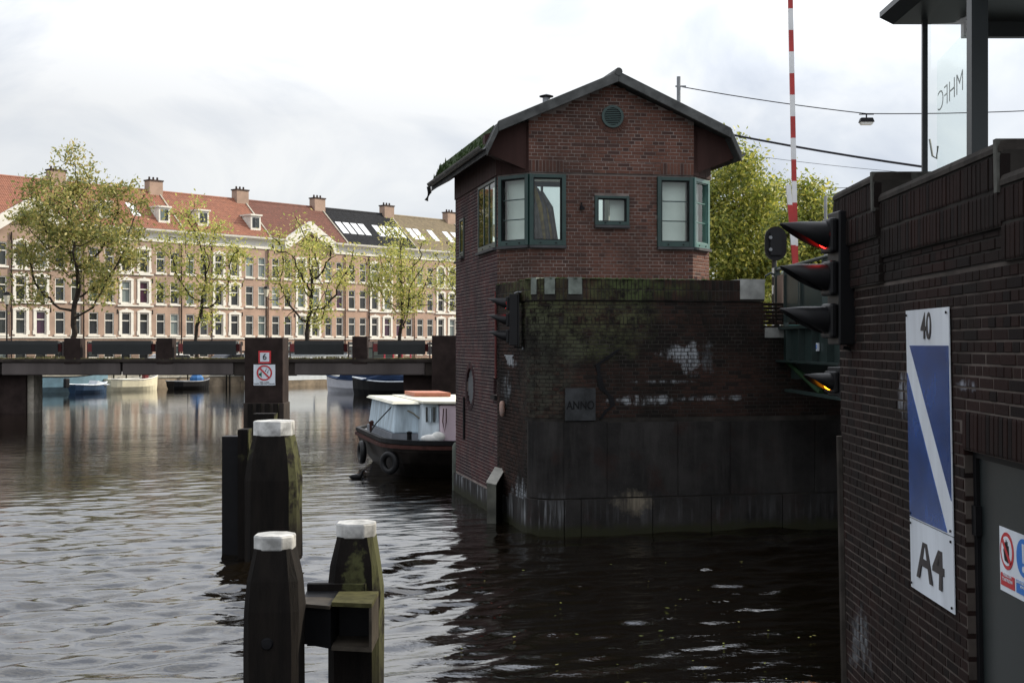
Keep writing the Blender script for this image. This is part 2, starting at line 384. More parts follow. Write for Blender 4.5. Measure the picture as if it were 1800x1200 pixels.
# band of brickwork above the windows, a little proud
def roofz(u): return 7.70-abs(u-1.534)*(.93/2.1)-.02
bandp = inset(poly, -.025)
bseg = [Seg(bandp[i], bandp[(i+1) % 8]) for i in range(8)]
mb = MB()
g0 = bseg[2]
prof = [(0, 6.08), (g0.L, 6.08), (g0.L, roofz(2.99)), (g0.L/2, roofz(1.5)), (0, roofz(0))]
mb.extr(prof, (*g0.at(0, -.006), 0), (g0.t.x, g0.t.y, 0), (0, 0, 1), (-g0.n.x, -g0.n.y, 0), .2)
mb.build('gable_wall', m_mortar, tower)
m_board = M('brown_red_boards', (.042, .021, .018), .7, var=.3, ns=4, streak=True)
for k, nb in ((0, 30), (1, 6), (3, 6), (4, 30)):
    s = bseg[k]; mb = MB(); ph = s.L/nb
    for j in range(nb): s.box(mb, j*ph+.002, (j+1)*ph-.002, -.2, -.002*(j % 2), 6.08, 6.62 if k in (0, 4) else 6.87)
    o = mb.build('board_cladding', m_board, tower)
    if nb > 0: o['kind'] = 'stuff'
# rectangular corner gussets of the gable between wall and verge
bricks = []
bricks += lay(segs[2], 4.05, 6.06, wins[2]+[(-.01, 3.1, 4.0, 4.04)])
bricks += lay(segs[1], 4.05, 6.06, wins[1]); bricks += lay(segs[3], 4.05, 6.06, wins[3])
gb = lay(g0, 6.30, 7.66, [(1.37, 1.65, 6.95, 7.23)], top=lambda q: roofz(q-.02)-.02)
gb += lay(g0, 6.085, 6.30, mode='soldier', smax=.62); gb += lay(g0, 6.085, 6.30, mode='soldier', smin=g0.L-.62)
gb += lay(g0, 6.085, 6.30, smin=.625, smax=g0.L-.625)
bricks += gb
nfront = len(bricks)
place_bricks(tower, bricks, m_brick_t, lambda b, px, py: 876 < px < 1247 and py < 486)
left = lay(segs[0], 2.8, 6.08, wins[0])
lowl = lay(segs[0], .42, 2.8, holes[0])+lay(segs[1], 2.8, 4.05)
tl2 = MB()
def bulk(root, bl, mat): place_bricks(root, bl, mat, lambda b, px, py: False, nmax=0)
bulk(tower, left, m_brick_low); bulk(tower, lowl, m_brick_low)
# rowlock ring under the round vent and round the porthole
def rosette(seg, sc_, zc, r, root, mat, full=True, n=26, a0=0, a1=2*math.pi, d=.002):
    out_ = MB()
    for k in range(n):
        a = a0+(a1-a0)*(k+.5)/n; da = abs(a1-a0)/n/2*.82
        q = []
        for dd in (d-.05, d):
            for rr, aa in ((r, a-da), (r, a+da), (r+.1, a+da), (r+.1, a-da)):
                x, y = seg.at(sc_+math.cos(aa)*rr, dd); q.append((x, y, zc+math.sin(aa)*rr))
        out_.hexa(q)
    o = out_.build('brick_ring', mat, root); o['kind'] = 'stuff'
rosette(g0, 1.51, 7.09, .19, tower, m_brick_t, n=18, a0=math.pi, a1=2*math.pi, d=.006)
def disc(seg, s_, z, r, d, mb, n=24, r2=0, th=.02):
    pts = []
    for dd in (d-th, d):
        for rr in (r, r2) if r2 else (r,):
            for k in range(n):
                x, y = seg.at(s_+math.cos(2*math.pi*k/n)*rr, dd); pts.append((x, y, z+math.sin(2*math.pi*k/n)*rr))
    f = []
    if r2:
        for k in range(n):
            j = (k+1) % n; f += [(k, j, n+j, n+k), (2*n+k, 2*n+j, 3*n+j, 3*n+k), (k, j, 2*n+j, 2*n+k), (n+k, n+j, 3*n+j, 3*n+k)]
    else: f = [tuple(range(n)), tuple(range(n, 2*n))]+[(k, (k+1) % n, n+(k+1) % n, n+k) for k in range(n)]
    return mb.add(pts, f)
vb = disc(g0, 1.51, 7.09, .2, .03, MB(), r2=.155, th=.06).build('round_vent', m_green, tower)
disc(g0, 1.51, 7.09, .165, -.0, MB(), th=.01).build('vent_backing', m_black, vb)
for k in range(9):
    z = 7.09-.13+k*.0325; hw = math.sqrt(max(.0, .155**2-(z-7.09)**2)); mb = MB()
    g0.box(mb, 1.51-hw, 1.51+hw, .002, .018, z-.008, z+.008); mb.build('louvre', m_green, vb)
# windows
def tower_window(seg, s0, s1, z0, z1, nbars=0, mull=0, fr=.075, mat=m_green, d=.035, dd=-.09, barmat=None, bot=.09, sill=True, flush=False):
    f = MB(); seg.box(f, s0+.003, s0+fr, dd, d, z0, z1); seg.box(f, s1-fr, s1-.003, dd, d, z0, z1)
    seg.box(f, s0+fr, s1-fr, dd, d, z1-fr*.9, z1-.004); seg.box(f, s0+fr, s1-fr, dd, d, z0, z0+bot)
    w_ = f.build('window', mat, tower, bevel=.004)
    ed = MB(); q = .018
    seg.box(ed, s0+fr, s0+fr+q, dd+.02, d-.02, z0+bot, z1-fr*.9); seg.box(ed, s1-fr-q, s1-fr, dd+.02, d-.02, z0+bot, z1-fr*.9)
    seg.box(ed, s0+fr+q, s1-fr-q, dd+.02, d-.02, z0+bot, z0+bot+q); seg.box(ed, s0+fr+q, s1-fr-q, dd+.02, d-.02, z1-fr*.9-q, z1-fr*.9)
    ed.build('sash', m_black if mat is m_green else mat, w_)
    a, b = s0+fr+q, s1-fr-q; za, zb = z0+bot+q, z1-fr*.9-q
    p = MB(); seg.box(p, a, b, *((.004, .01) if flush else (-.032, -.026)), za, zb); p.build('pane', m_glass, w_)
    for k in range(nbars):
        z = za+(zb-za)*(k+1)/(nbars+1); m_ = MB(); seg.box(m_, a, b, -.03, -.005, z-.009, z+.009); m_.build('glazing_bar', mat, w_)
    for k in range(mull):
        x = a+(b-a)*(k+1)/(mull+1); m_ = MB(); seg.box(m_, x-.022, x+.022, *((-.03, .022) if flush else (-.06, .02)), za, zb); m_.build('mullion', mat, w_)
    for k in (.3, .72):
        m_ = MB(); x = s0+(s1-s0)*k; seg.box(m_, x-.012, x+.012, d, d+.012, z0+.03, z0+.05); m_.build('drain_cap', m_black, w_)
    if sill:
        m_ = MB(); seg.box(m_, s0-.0, s1+.0, -.12, .075, z0-.05, z0-.004); m_.build('sill', m_sill, w_)
    return w_
tower_window(segs[0], *wins[0][0], mull=2, fr=.06, d=.022, flush=True)
tower_window(segs[0], *wins[0][1], d=.022, flush=True, fr=.05)
tower_window(segs[1], *wins[1][0], nbars=2)
tower_window(segs[2], *wins[2][0], nbars=0)
tower_window(segs[2], *wins[2][1], fr=.055, bot=.06)
tower_window(segs[2], *wins[2][2], nbars=2)
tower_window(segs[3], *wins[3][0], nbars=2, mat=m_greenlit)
tower_window(segs[6], *wins[6][0], nbars=0, mull=1)
tower_window(segs[5], *wins[5][0]); tower_window(segs[7], *wins[7][0])
m_backing = M('white_pane_backing', (.80, .80, .77), .8, var=.05)  # white sheets added behind the panes to make them look brighter
for sg_, a_, b_, zb_ in ((segs[1], .06, cL-.06, 4.86), (segs[2], 2.34, 2.97, 4.86), (segs[3], .03, cR-.08, 4.86), (segs[2], 1.5, 1.8, 5.2)):
    mb = MB(); sg_.box(mb, a_, b_, -.175, -.17, zb_, 6.03); mb.build('added_white_backing', m_backing, tower)
# curtain bundle and desk seen through the second window
m_yellow = M('ochre_cloth', (.32, .22, .05), .9, var=.5, ns=9); m_grey = M('grey_cloth', (.13, .11, .10), .9, var=.4, ns=9)
cur = thing('curtain', 'ochre and grey draped curtain behind a front window of the brick house', 'curtain', (*tl(.35, .5), 4.3))
for j in range(7):
    mb = MB(); a = tl(.02+.05*j, .42+.05*(j % 3)); b = tl(.20+.07*j, .40+.04*(j % 2))
    mb.tube([(a.x, a.y, 6.1-.05*j), ((a.x+b.x)/2+.02, (a.y+b.y)/2, 5.5), (b.x, b.y, 4.75)], [.03, .05, .035], 8)
    mb.build('fold', m_yellow if j in (3, 5) else m_grey, cur, smooth=True)
desk = thing('desk', 'white desk with a blue file box inside the brick house behind the curtain', 'desk', (*tl(.6, .9), 4.25))
a = tl(.35, .75)
MB().box(a.x-.3, a.x+1.2, a.y-.2, a.y+.5, 4.86, 4.9).build('desk_top', m_white, desk); MB().box(a.x-.25, a.x+1.1, a.y-.1, a.y+.4, 4.25, 4.86).build('drawer_unit', m_grey, desk)
MB().box(a.x-.1, a.x+.15, a.y-.1, a.y+.1, 4.9, 4.96).build('file_box', m_bluep, desk)
# roof
rf = []
VF, VB = -.25, 5.45; Zr = 7.82; UK = (-.6, 3.6); ZK = 6.885; UG = (-.80, 3.80); ZG = 6.46; UM = 1.534
def sec(dz, v, inset_=0): return [(*tl(UG[0]+inset_, v), ZG+dz), (*tl(UK[0]+inset_*.5, v), ZK+dz), (*tl(UM, v), Zr+dz), (*tl(UK[1]-inset_*.5, v), ZK+dz), (*tl(UG[1]-inset_, v), ZG+dz)]
def strip(mb, i, v0, v1, d0=0., d1=-.12):
    a, b = sec(d0, v0), sec(d0, v1); c, d = sec(d1, v0), sec(d1, v1)
    mb.hexa([c[i], c[i+1], d[i+1], d[i], a[i], a[i+1], b[i+1], b[i]])
for i, (nm, m_) in enumerate((('roof_skirt', m_roof), ('roof_slope', m_roof), ('roof_slope', m_roof), ('roof_skirt', m_roof))):
    mb = MB(); strip(mb, i, VF+.03, VB); mb.build(nm, m_, tower)
# moss tufts on the left skirt
mb = MB(); strip(mb, 0, .1, VB-.05, .02, .003); r_ = random.Random(3)
for k in range(420):
    v = r_.uniform(.2, 5.4); f_ = r_.random()**.7; u = UG[0]+(UK[0]-UG[0])*f_; z = ZG+(ZK-ZG)*f_
    if r_.random() > .35+.65*(1-f_): continue
    p = tl(u, v); h = r_.uniform(.01, .045) if v < 4.6 else r_.uniform(.03, .14)
    mb.add([(p.x-.03, p.y-.03, z-.01), (p.x+.03, p.y, z-.01), (p.x, p.y+.04, z-.01), (p.x-.01, p.y, z+h)], [(0, 1, 3), (1, 2, 3), (2, 0, 3)])
mb.build('roof_moss', m_mossroof, tower)['kind'] = 'stuff'
mb = MB()
for i in range(4): strip(mb, i, VF-.02, VF+.028, .03, -.155)
mb.build('verge_board', m_zinc, tower, bevel=.01)
mb = MB()
a = tl(UM, VF-.03); b = tl(UM, VB)
mb.tube([(a.x, a.y, Zr+.02), (b.x, b.y, Zr+.02)], .07, 10); mb.build('ridge_cap', m_zinc, tower)
# soffit closing wall to eave
for (u0, u1, k) in ((UG[0]+.04, -.40, 0), (3.46, UG[1]-.04, 1)):
    mb = MB(); p = [tl(u0, .12), tl(u1, .12), tl(u1, VB), tl(u0, VB)]; q = [6.40, 6.60, 6.60, 6.40] if k == 0 else [6.60, 6.40, 6.40, 6.60]
    mb.hexa([(p[i].x, p[i].y, q[i]-.02) for i in range(4)]+[(p[i].x, p[i].y, q[i]+.02) for i in range(4)]); mb.build('soffit', m_board, tower)
# front soffit between gable wall and verge
for (ua, ub) in ((UG[0]+.04, 0.0), (2.99, UG[1]-.02)):
    mb = MB(); p = [tl(ua, .10), tl(ub, .02), tl(ub, .2), tl(ua, .3)]
    def zt(u): return (roofz(u) if -.6 < u < 3.6 else 6.75)
    mb.hexa([(p[i].x, p[i].y, 6.42 if i in ((0, 3) if ua < 0 else (1, 2)) else 6.1) for i in range(4)]+[(p[i].x, p[i].y, zt(u)-.02) for i, u in enumerate((ua, ub, ub, ua))])
    if ua < 0: mb.build('gusset_board', m_board, tower)
    else: mb.build('gusset_board', m_board, tower)
for (u0, sgn) in ((UG[0]-.055, -1), (UG[1]+.055, 1)):
    mb = MB(); pr = [(.07*math.cos(R(a_)), .07*math.sin(R(a_))) for a_ in range(180, 361, 20)]+[(.058*math.cos(R(a_)), .058*math.sin(R(a_))) for a_ in range(360, 179, -20)]
    o_ = tl(u0, VF+.1); mb.extr(pr, (o_.x, o_.y, ZG+.03), (U.x, U.y, 0), (0, 0, 1), (Vv.x, Vv.y, 0), 5.45)
    mb.build('gutter', m_zinc, tower)
a = tl(UG[0]-.05, 5.5); MB().tube([(a.x, a.y, 6.45), (a.x+.02, a.y, 6.33), (a.x-.05, a.y, 6.15)], .045, 8).build('gutter_spout', m_black, tower)
p = tl(.62, 1.2); fl = MB().lathe([(0, -.2), (.07, -.2), (.07, .10), (.06, .10), (.06, .0)], (p.x, p.y, 7.52)).build('flue_pipe', m_steel, tower)
MB().lathe([(0, .17), (.13, .13), (.13, .115), (0, .12)], (p.x, p.y, 7.52)).build('flue_cowl', m_black, fl)
mb = MB(); pp = [(p.x-.14, p.y-.2), (p.x+.2, p.y-.2), (p.x+.2, p.y+.3), (p.x-.14, p.y+.3)]; mb.prism(pp, 7.2, 7.43); mb.build('flue_upstand', m_roof, tower)
# lamp on the front wall, porthole and slot in the side wall
lm = MB(); segs[2].box(lm, .915, .965, -.01, .05, 5.44, 5.50); segs[2].box(lm, .90, .98, .03, .1, 5.43, 5.47); segs[2].box(lm, .93, .95, 0, .03, 5.5, 5.56); lm.build('wall_lamp', m_black, tower)
rosette(segs[0], Ls-2.54, 2.22, .37, tower, m_brick_low, n=30, d=.008)
g_ = MB(); disc(segs[0], Ls-2.54, 2.22, .36, -.06, g_, th=.05); ph = g_.build('porthole', m_black, tower)
for k in range(-3, 4):
    mb = MB(); hw = math.sqrt(.35**2-(k*.1)**2); segs[0].box(mb, Ls-2.54+k*.1-.012, Ls-2.54+k*.1+.012, -.055, -.03, 2.22-hw, 2.22+hw); mb.build('grille_bar', m_steel, ph)
mb = MB(); segs[0].box(mb, *hl(.03, .33), -.2, -.15, 2.15, 2.46); mb.build('niche_hatch', m_black, tower)
mb = MB(); segs[0].box(mb, *hl(.0, .36), -.02, .05, 2.07, 2.145); mb.build('niche_sill', m_bluestone, tower)
for z0, z1, t, mm in ((1.15, 2.0, 3.05, m_black), (2.45, 4.0, .0, M('rusty_red_pipe', (.10, .03, .028), .7))):
    mb = MB(); x, y = segs[0].at(Ls-t, .025); mb.tube([(x, y, z0), (x, y, z1)], .022, 8); mb.build('wall_pipe', mm, tower)
mb = MB(); segs[0].box(mb, 0, Ls+.0, .0, .04, -.6, .38); mb.build('plinth', m_bluestone, tower)

# ---------------------------------------------------------------- bascule pier in front of the house
Ap = poly[1]; tdir = Vector((.228, -.9737)); fdir = Vector((.977, .212)); P1 = Vector((.863, 20.9))
Kc = Vector((.347, 20.79)); rr = .5
s1 = Seg(Ap+tdir*.0, Kc-tdir*rr); 
n1_ = s1.n; cen = Kc-tdir*rr-n1_*rr
a0 = math.atan2(n1_.y, n1_.x); fs = Seg(Kc+fdir*rr, Kc+fdir*9.2); a1 = math.atan2(fs.n.y, fs.n.x)
if a1 < a0: a1 += 2*math.pi
arc = Arc(cen, rr, a0, a1)
ex, ey = arc.at(arc.L); fs = Seg((ex, ey), Vector((ex, ey))+fdir*8.8)
pier = thing('bascule_pier', 'dark stained brick bridge pier with mossy parapet rising from black water', 'bridge pier', (2.2, 21.6, 0))
path = [s1.at(0), s1.at(s1.L)]+[arc.at(arc.L*k/10) for k in range(1, 10)]+[fs.at(0), fs.at(fs.L)]
path = [Vector(p) for p in path]
def offpath(path, d):
    r = []
    for i, p in enumerate(path):
        a = path[max(i-1, 0)]; b = path[min(i+1, len(path)-1)]
        t1 = (p-a).normalized() if i else (b-p).normalized(); t2 = (b-p).normalized() if i < len(path)-1 else t1
        m = (Vector((-t1.y, t1.x))+Vector((-t2.y, t2.x))).normalized(); r.append(p+m*d/m.dot(Vector((-t1.y, t1.x))))
    return r
def pathwall(mb, path, d0, d1, z0, z1):
    a, b = offpath(path, d0), offpath(path, d1)
    for i in range(len(path)-1):
        mb.hexa([(*p, z0) for p in (a[i], a[i+1], b[i+1], b[i])]+[(*p, z1) for p in (a[i], a[i+1], b[i+1], b[i])])
    return mb
ins = offpath(path, .006)
core = [ins[0]+Vector((.05, 0))]+ins[1:]+[ins[-1]+Vector((-.3, 5)), Vector((4.2, 27.2)), Vector((-.2, 27.2))]
MB().prism([tuple(p) for p in core], -1.2, 3.30).build('core_wall', m_mortar_dark, pier)
PT = 4.12; endm = 3.377+.52-.0   # parapet end along the front
def cut(path, m):
    q = path[:-1]; return q+[Vector(fs.at(m))]
pend = (Kc+fdir*0-Vector(fs.at(0))).length
mE = (P1+fdir*3.377-Vector(fs.at(0))).length
pp_ = cut(path, mE)
mb = pathwall(MB(), pp_, .006, .36, 3.30, 3.76); mb.build('parapet_core', m_mortar_dark, pier)
mb = pathwall(MB(), pp_, -.024, .39, 3.765, PT-.012); mb.build('coping_core', m_mortar_dark, pier)
pb = []
zb0, zb1 = 1.83, 3.755
for sg in (s1, arc, fs):
    mx_ = mE if sg is fs else sg.L
    lo = 2.85 if sg is fs else 3.4
    pb += lay(sg, zb1-4*COURSE-.0, zb1)
    # patterned course: alternating little stacks
    q = 0
    zt_ = zb1-4*COURSE
    k = 0
    while q < sg.L-.1:
        if k % 2: 
            for j in range(2): x, y = sg.at(q+.05, .003); pb.append((x, y, zt_-.0625+.031*(1-2*j), sg.tan(q+.05), .1, .052)); 
            q += .11
        else:
            for j in range(2): x, y = sg.at(q+.025, .003); pb.append((x, y, zt_-.0625, sg.tan(q), .05, .115)); q += .0625
        k += 1
    zz = zt_-.125
    pb += lay(sg, (zz-1.83) % COURSE+1.83 if sg is not s1 else (zz-.4) % COURSE+.4, zz)
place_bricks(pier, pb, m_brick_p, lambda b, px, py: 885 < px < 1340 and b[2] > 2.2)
# coping: soldier bricks in two tiers with stone blocks between
cps = []
S1 = Seg(Vector(s1.at(0, .03)), Vector(s1.at(s1.L, .03))); AR = Arc(cen, rr+.03, a0, a1); FS = Seg(Vector(fs.at(0, .03)), Vector(fs.at(mE, .03)))
def arc_s(px):     # coping position of a photo column on arc / front
    best = None
    for nm, sg in (('A', AR), ('F', FS)):
        for k in range(200):
            q = sg.L*k/199; x, y = sg.at(q); d = abs(900+F*x/y-px)
            if best is None or d < best[0]: best = (d, nm, q)
    return best[1:]
st_h = {'A': [], 'F': []}
for pa, pb_ in ((934, 943), (957.5, 975.5), (999, 1023), (1300, 1343)):
    (n0, q0), (n1x, q1) = arc_s(pa), arc_s(pb_)
    if n0 == n1x: st_h[n0].append((q0, q1))
    else: st_h[n1x].append((0.01, q1))
for nm, sg in (('S', S1), ('A', AR), ('F', FS)):
    hs = [(a_, b_, 3.7, 4.2) for a_, b_ in st_h.get(nm, [])]
    cps += lay(sg, 3.77, 3.945, hs, mode='soldier'); cps += lay(sg, 3.945, PT, hs, mode='soldier')
    for a_, b_ in st_h.get(nm, []):
        nn = 6; m_ = MB()
        zz0 = 3.86 if b_-a_ < .35 else 3.80
        for i in range(nn):
            u0, u1 = a_+(b_-a_)*i/nn, a_+(b_-a_)*(i+1)/nn
            p = [sg.at(u0, .012), sg.at(u1, .012), sg.at(u1, -.42), sg.at(u0, -.42)]
            m_.hexa([(*t, zz0) for t in p]+[(*t, PT+.012) for t in p])
        m_.build('stone_block', m_stone if b_-a_ > .35 else m_stone_moss, pier)
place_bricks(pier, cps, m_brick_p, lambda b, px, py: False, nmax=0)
# moss cushion along the coping's top edge
mb = MB()
for k in range(260):
    sg = r_.choice((S1, AR, FS, FS, FS)); q = r_.uniform(0, sg.L*(.72 if sg is FS else 1)); x, y = sg.at(q, r_.uniform(-.2, .01)); h = r_.uniform(.0, .014); w_ = r_.uniform(.015, .04)
    mb.add([(x-w_, y-w_, PT-.01), (x+w_, y-w_, PT-.01), (x+w_, y+w_, PT-.01), (x-w_, y+w_, PT-.01), (x, y, PT+h)], [(0, 1, 4), (1, 2, 4), (2, 3, 4), (3, 0, 4)])
mb.build('coping_moss', m_mossroof, pier)['kind'] = 'stuff'
# lower stone facing: big bluestone slabs, each a piece with open joints
def slab(sg, q0, q1, z0, z1, d, name='stone_slab', m_=None, root=pier, n=1):
    mb = MB()
    for i in range(n):
        u0, u1 = q0+(q1-q0)*i/n, q0+(q1-q0)*(i+1)/n
        p = [sg.at(u0, d), sg.at(u1, d), sg.at(u1, -.1), sg.at(u0, -.1)]
        mb.hexa([(*t, z0) for t in p]+[(*t, z1) for t in p])
    return mb.build(name, m_ or m_bluestone, root)
slab(arc, .12, arc.L-.003, .60, 1.82, .012, n=6)
q = .003; wd = [.72, 1.2, .9, 1.5, 1.1, 1.3, 1.4, .9]
for i, w_ in enumerate(wd):
    if q+w_ > fs.L: break
    slab(fs, q, q+w_-.012, .60, 1.80 if i > 0 else 1.82, .012-.006*(i % 2)); q += w_
for a_, b_ in ((.004, 1.0), (1.01, s1.L-.01)): slab(s1, a_, b_, -.6, .52-.1*(a_ < .5), .03, 'plinth_stone', n=1)
slab(arc, 0, arc.L-.01, -.6, .57, .045, 'plinth_stone', n=6)
q = 0
for i, w_ in enumerate([.28, 1.2, 1.0, 1.25, 1.1, 1.3, 1.2, 1.1]):
    if q+w_ > fs.L: break
    slab(fs, q+.006, q+w_-.008, -.6, .575, .045-.008*(i % 2), 'plinth_stone'); q += w_
# carved stone
ks, kq0 = arc_s(948); ks1, kq1 = arc_s(1002)
q0 = .10; st = MB(); fs.box(st, q0-.08, q0+.42, -.05, .03, 1.84, 2.36)
an = st.build('date_stone', M('date_stone', (.035, .037, .039), .8, var=.5, ns=4, bump=.4), pier)
c_ = fs.at(q0+.17, .031); text('carved_letters', 'ANNO', m_black, an, (*c_, 2.08), (fs.t.x, fs.t.y, 0), (0, 0, 1), .19, sx=.8, extrude=.004, bold=.01)
# crack: a jagged dark gap with a broken edge
mb = MB(); cx = [(1.72, 2.98), (1.55, 2.85), (1.38, 2.74), (1.40, 2.55), (1.44, 2.36), (1.58, 2.22), (1.62, 2.08), (1.50, 1.98), (1.42, 1.86)]
q_of = lambda X: (X-fs.at(0)[0])/fdir.x
for (xa, za), (xb, zb) in zip(cx, cx[1:]):
    for wdt, d in ((.035, .010),):
        pts = []
        for (x_, z_) in ((xa, za), (xb, zb)):
            w2 = wdt*r_.uniform(.6, 1.5); pts += [(*fs.at(q_of(x_)-w2, d), z_), (*fs.at(q_of(x_)+w2, d), z_), (*fs.at(q_of(x_)+w2, -.03), z_), (*fs.at(q_of(x_)-w2, -.03), z_)]
        mb.hexa([pts[4], pts[5], pts[6], pts[7], pts[0], pts[1], pts[2], pts[3]])
mb.build('crack_patch', m_black, pier)
# stone ledge right of the parapet
lb = MB(); fs.box(lb, mE+.02, mE+.62, -.5, .02, 3.17, 3.335); lb.build('bearing_stone', m_stone, pier)
m_brickdark = m_mortar_dark
# white lime icicles under the signal, small white rescue hook plate
x, y = s1.at(s1.L-1.15, 0); li = MB()
for k in range(9):
    q_ = s1.L-1.45+k*.055; hh = r_.uniform(.04, .16); s1.box(li, q_, q_+.03, 0, .012, 2.86-hh, 2.86)
s1.box(li, s1.L-1.55, s1.L-.9, 0, .014, 2.86, 2.875); li.build('lime_drip', M('lime_crust', (.32, .34, .36), .9), pier)
x, y = s1.at(s1.L-1.55, .05); mb = MB(); mb.lathe([(0, -.15), (.04, -.12), (.05, -.04), (.05, .08), (.03, .12), (0, .13)], (x, y, 1.95), n=8)
o = mb.build('ladder_marker', M('white_grp', (.38, .36, .35), .5, col2=(.3, .12, .06)), smooth=True, loc=(x, y, 1.75)); tag(o, 'small white and rust coloured pointed marker hanging on the brick side of the pier', 'marker')
# ---------------------------------------------------------------- near brick abutment on the right
X0 = 2.293; wd_ = Vector((.0217, .99976))
def AB(Z, d=0): return (X0+.0217*Z-d, Z)      # d = towards the water
lean = lambda z: .02*(EYE-z)
class Lean(MB):
    def build(s, *a, **k):
        s.v = [(p[0]+lean(p[2]), p[1], p[2]) for p in s.v]; return MB.build(s, *a, **k)
ab = thing('bridge_abutment', 'dark brick bridge abutment with stepped coping and a steel door, filling the right edge', 'bridge abutment', (2.7, 7.5, 0))
ZE, ZD, ZS = 10.05, 7.13, 4.6
asg = Seg(AB(ZE), AB(ZS)); TH = .55
qz = lambda Z: (ZE-Z)/.99976*1.0
door = (qz(ZD), asg.L, .0, 2.48)
mb = Lean()
for (qa, qb, za, zb) in ((0, door[0], -.6, 3.46), (door[0], asg.L, 2.48, 3.46)): asg.box(mb, qa, qb, -TH, -.006, za, zb)
mb.box(3.1, 9, 4.5, 10.0, -.6, 3.3)
mb.build('core_wall', m_mortar_n, ab)
steps = [(8.717, ZE-.12, 4.20, .03), (6.43, 8.717, 4.06, 0), (ZS, 6.43, 3.89, 0)]
mb = Lean()
for za, zb, zt_, pr in steps:
    asg.box(mb, qz(zb), qz(za), -TH, pr-.008, 3.46, zt_-.43); asg.box(mb, qz(zb), qz(za), -TH, pr+.012, zt_-.43, zt_-.05)
mb.build('parapet_core', m_mortar_dark, ab)
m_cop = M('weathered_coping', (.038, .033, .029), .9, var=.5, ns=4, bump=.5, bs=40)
ABB = []
ABB += lay(asg, -.3, 3.46, [door])
for za, zb, zt_, pr in steps:
    sg = Seg(AB(zb, pr), AB(za, pr)); ABB += lay(sg, 3.47, zt_-.43)
    sg2 = Seg(AB(zb, pr+.02), AB(za, pr+.02)); ABB += lay(sg2, zt_-.425, zt_-.24, mode='soldier'); ABB += lay(sg2, zt_-.235, zt_-.06, mode='soldier', )
ABB += lay(Seg(AB(ZD, .004), AB(ZS, .004)), 2.485, 2.70, mode='soldier')
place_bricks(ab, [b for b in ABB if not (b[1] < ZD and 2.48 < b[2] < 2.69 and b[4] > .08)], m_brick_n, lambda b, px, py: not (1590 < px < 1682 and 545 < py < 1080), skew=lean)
for za, zb, zt_, pr in steps:      # rounded top course
    n = 9; Lz = zb-za
    for j in range(max(1, round(Lz/.75))):
        k = max(1, round(Lz/.75)); z0_, z1_ = za+Lz*j/k, za+Lz*(j+1)/k
        pf = [(.024+pr, -.06), (.024+pr, -.035), (.01+pr, -.008), (-.03+pr, 0), (-TH+.06, 0), (-TH+.01, -.02), (-TH, -.06)]
        mb = Lean(); x, y = AB(z0_); mb.extr(pf, (x, y, zt_), (-1, 0, 0), (0, 0, 1), (.0217, .99976, 0), z1_-z0_-.006)
        mb.build('coping_stone', m_cop, ab)
    mb = Lean(); sgx = Seg(AB(za+.05, pr), AB(za, pr)); sgx.box(mb, 0, .045, -TH+.0, .032, zt_-.26, zt_+.004); mb.build('quoin_stone', M('quoin', (.075, .075, .067), .85, var=.5, ns=7, bump=.5), ab)
# rounded far end of coping and steel corner guard
mb = Lean(); x, y = AB(ZE-.12); pf = [(0, 0), (.07, -.05), (.12, -.14), (.12, -.9), (0, -.9)]
mb.extr(pf, (x-.03, y, 4.19), (0, 1, 0), (0, 0, 1), (1, 0, 0), TH); mb.build('coping_end', m_cop, ab)
mb = Lean(); mb.tube([(AB(ZE)[0]+.0, ZE+.0, -.5), (AB(ZE)[0], ZE, 2.35)], .035, 8); mb.build('corner_guard', m_cop, ab)
# door
dr = Lean(); asg.box(dr, qz(ZD)+.05, asg.L, -.11, -.07, -.3, 2.44)
m_doorp = M('grey_green_door_paint', (.009, .0135, .0135), .4, var=.25, ns=2, bump=.06)
door_o = dr.build('door', m_doorp, ab)
mb = Lean(); asg.box(mb, qz(ZD)+.001, qz(ZD)+.05, -.13, -.05, -.3, 2.478); asg.box(mb, qz(ZD)+.05, asg.L, -.13, -.05, 2.44, 2.478); mb.build('frame', m_black, door_o)
for z in (2.02, .9):
    mb = Lean(); asg.box(mb, qz(ZD)+.01, qz(ZD)+.075, -.068, -.035, z, z+.16); mb.build('hinge', m_black, door_o)
# depth board: white, blue with a slanting white stripe, white
sgn = thing('depth_sign', 'tall narrow sign reading 40 and A4, blue field crossed by a white slanting stripe', 'sign', (2.45, 7.7, 2.4))
SZ = (8.155, 7.30)
ssg = Seg(AB(SZ[0], .012), AB(SZ[1], .012)); SL = ssg.L
def spoly(name, pts, d, m_, par):    # pts (q, z) polygon
    mb = Lean(); n = len(pts); v = [(*ssg.at(q, d-.006), z) for q, z in pts]+[(*ssg.at(q, d), z) for q, z in pts]
    mb.add(v, [tuple(range(n)), tuple(range(n, 2*n))]+[(i, (i+1) % n, n+(i+1) % n, n+i) for i in range(n)]); return mb.build(name, m_, par)
ZT, Z1, Z2, ZB = 3.262, 3.046, 1.978, 1.547
spoly('upper_plate', [(0, Z2+.003), (SL, Z2+.003), (SL, ZT), (0, ZT)], 0, m_white, sgn)
spoly('lower_plate', [(0, ZB), (SL, ZB), (SL, Z2-.003), (0, Z2-.003)], 0, m_white, sgn)
sw = .135
spoly('blue_field', [(.08, Z1), (SL-.012, Z1), (SL-.012, Z2+.20)], .004, m_blue, sgn)
spoly('blue_field', [(.012, Z1-.17), (SL-.10, Z2+.012), (.012, Z2+.012)], .004, m_blue, sgn)
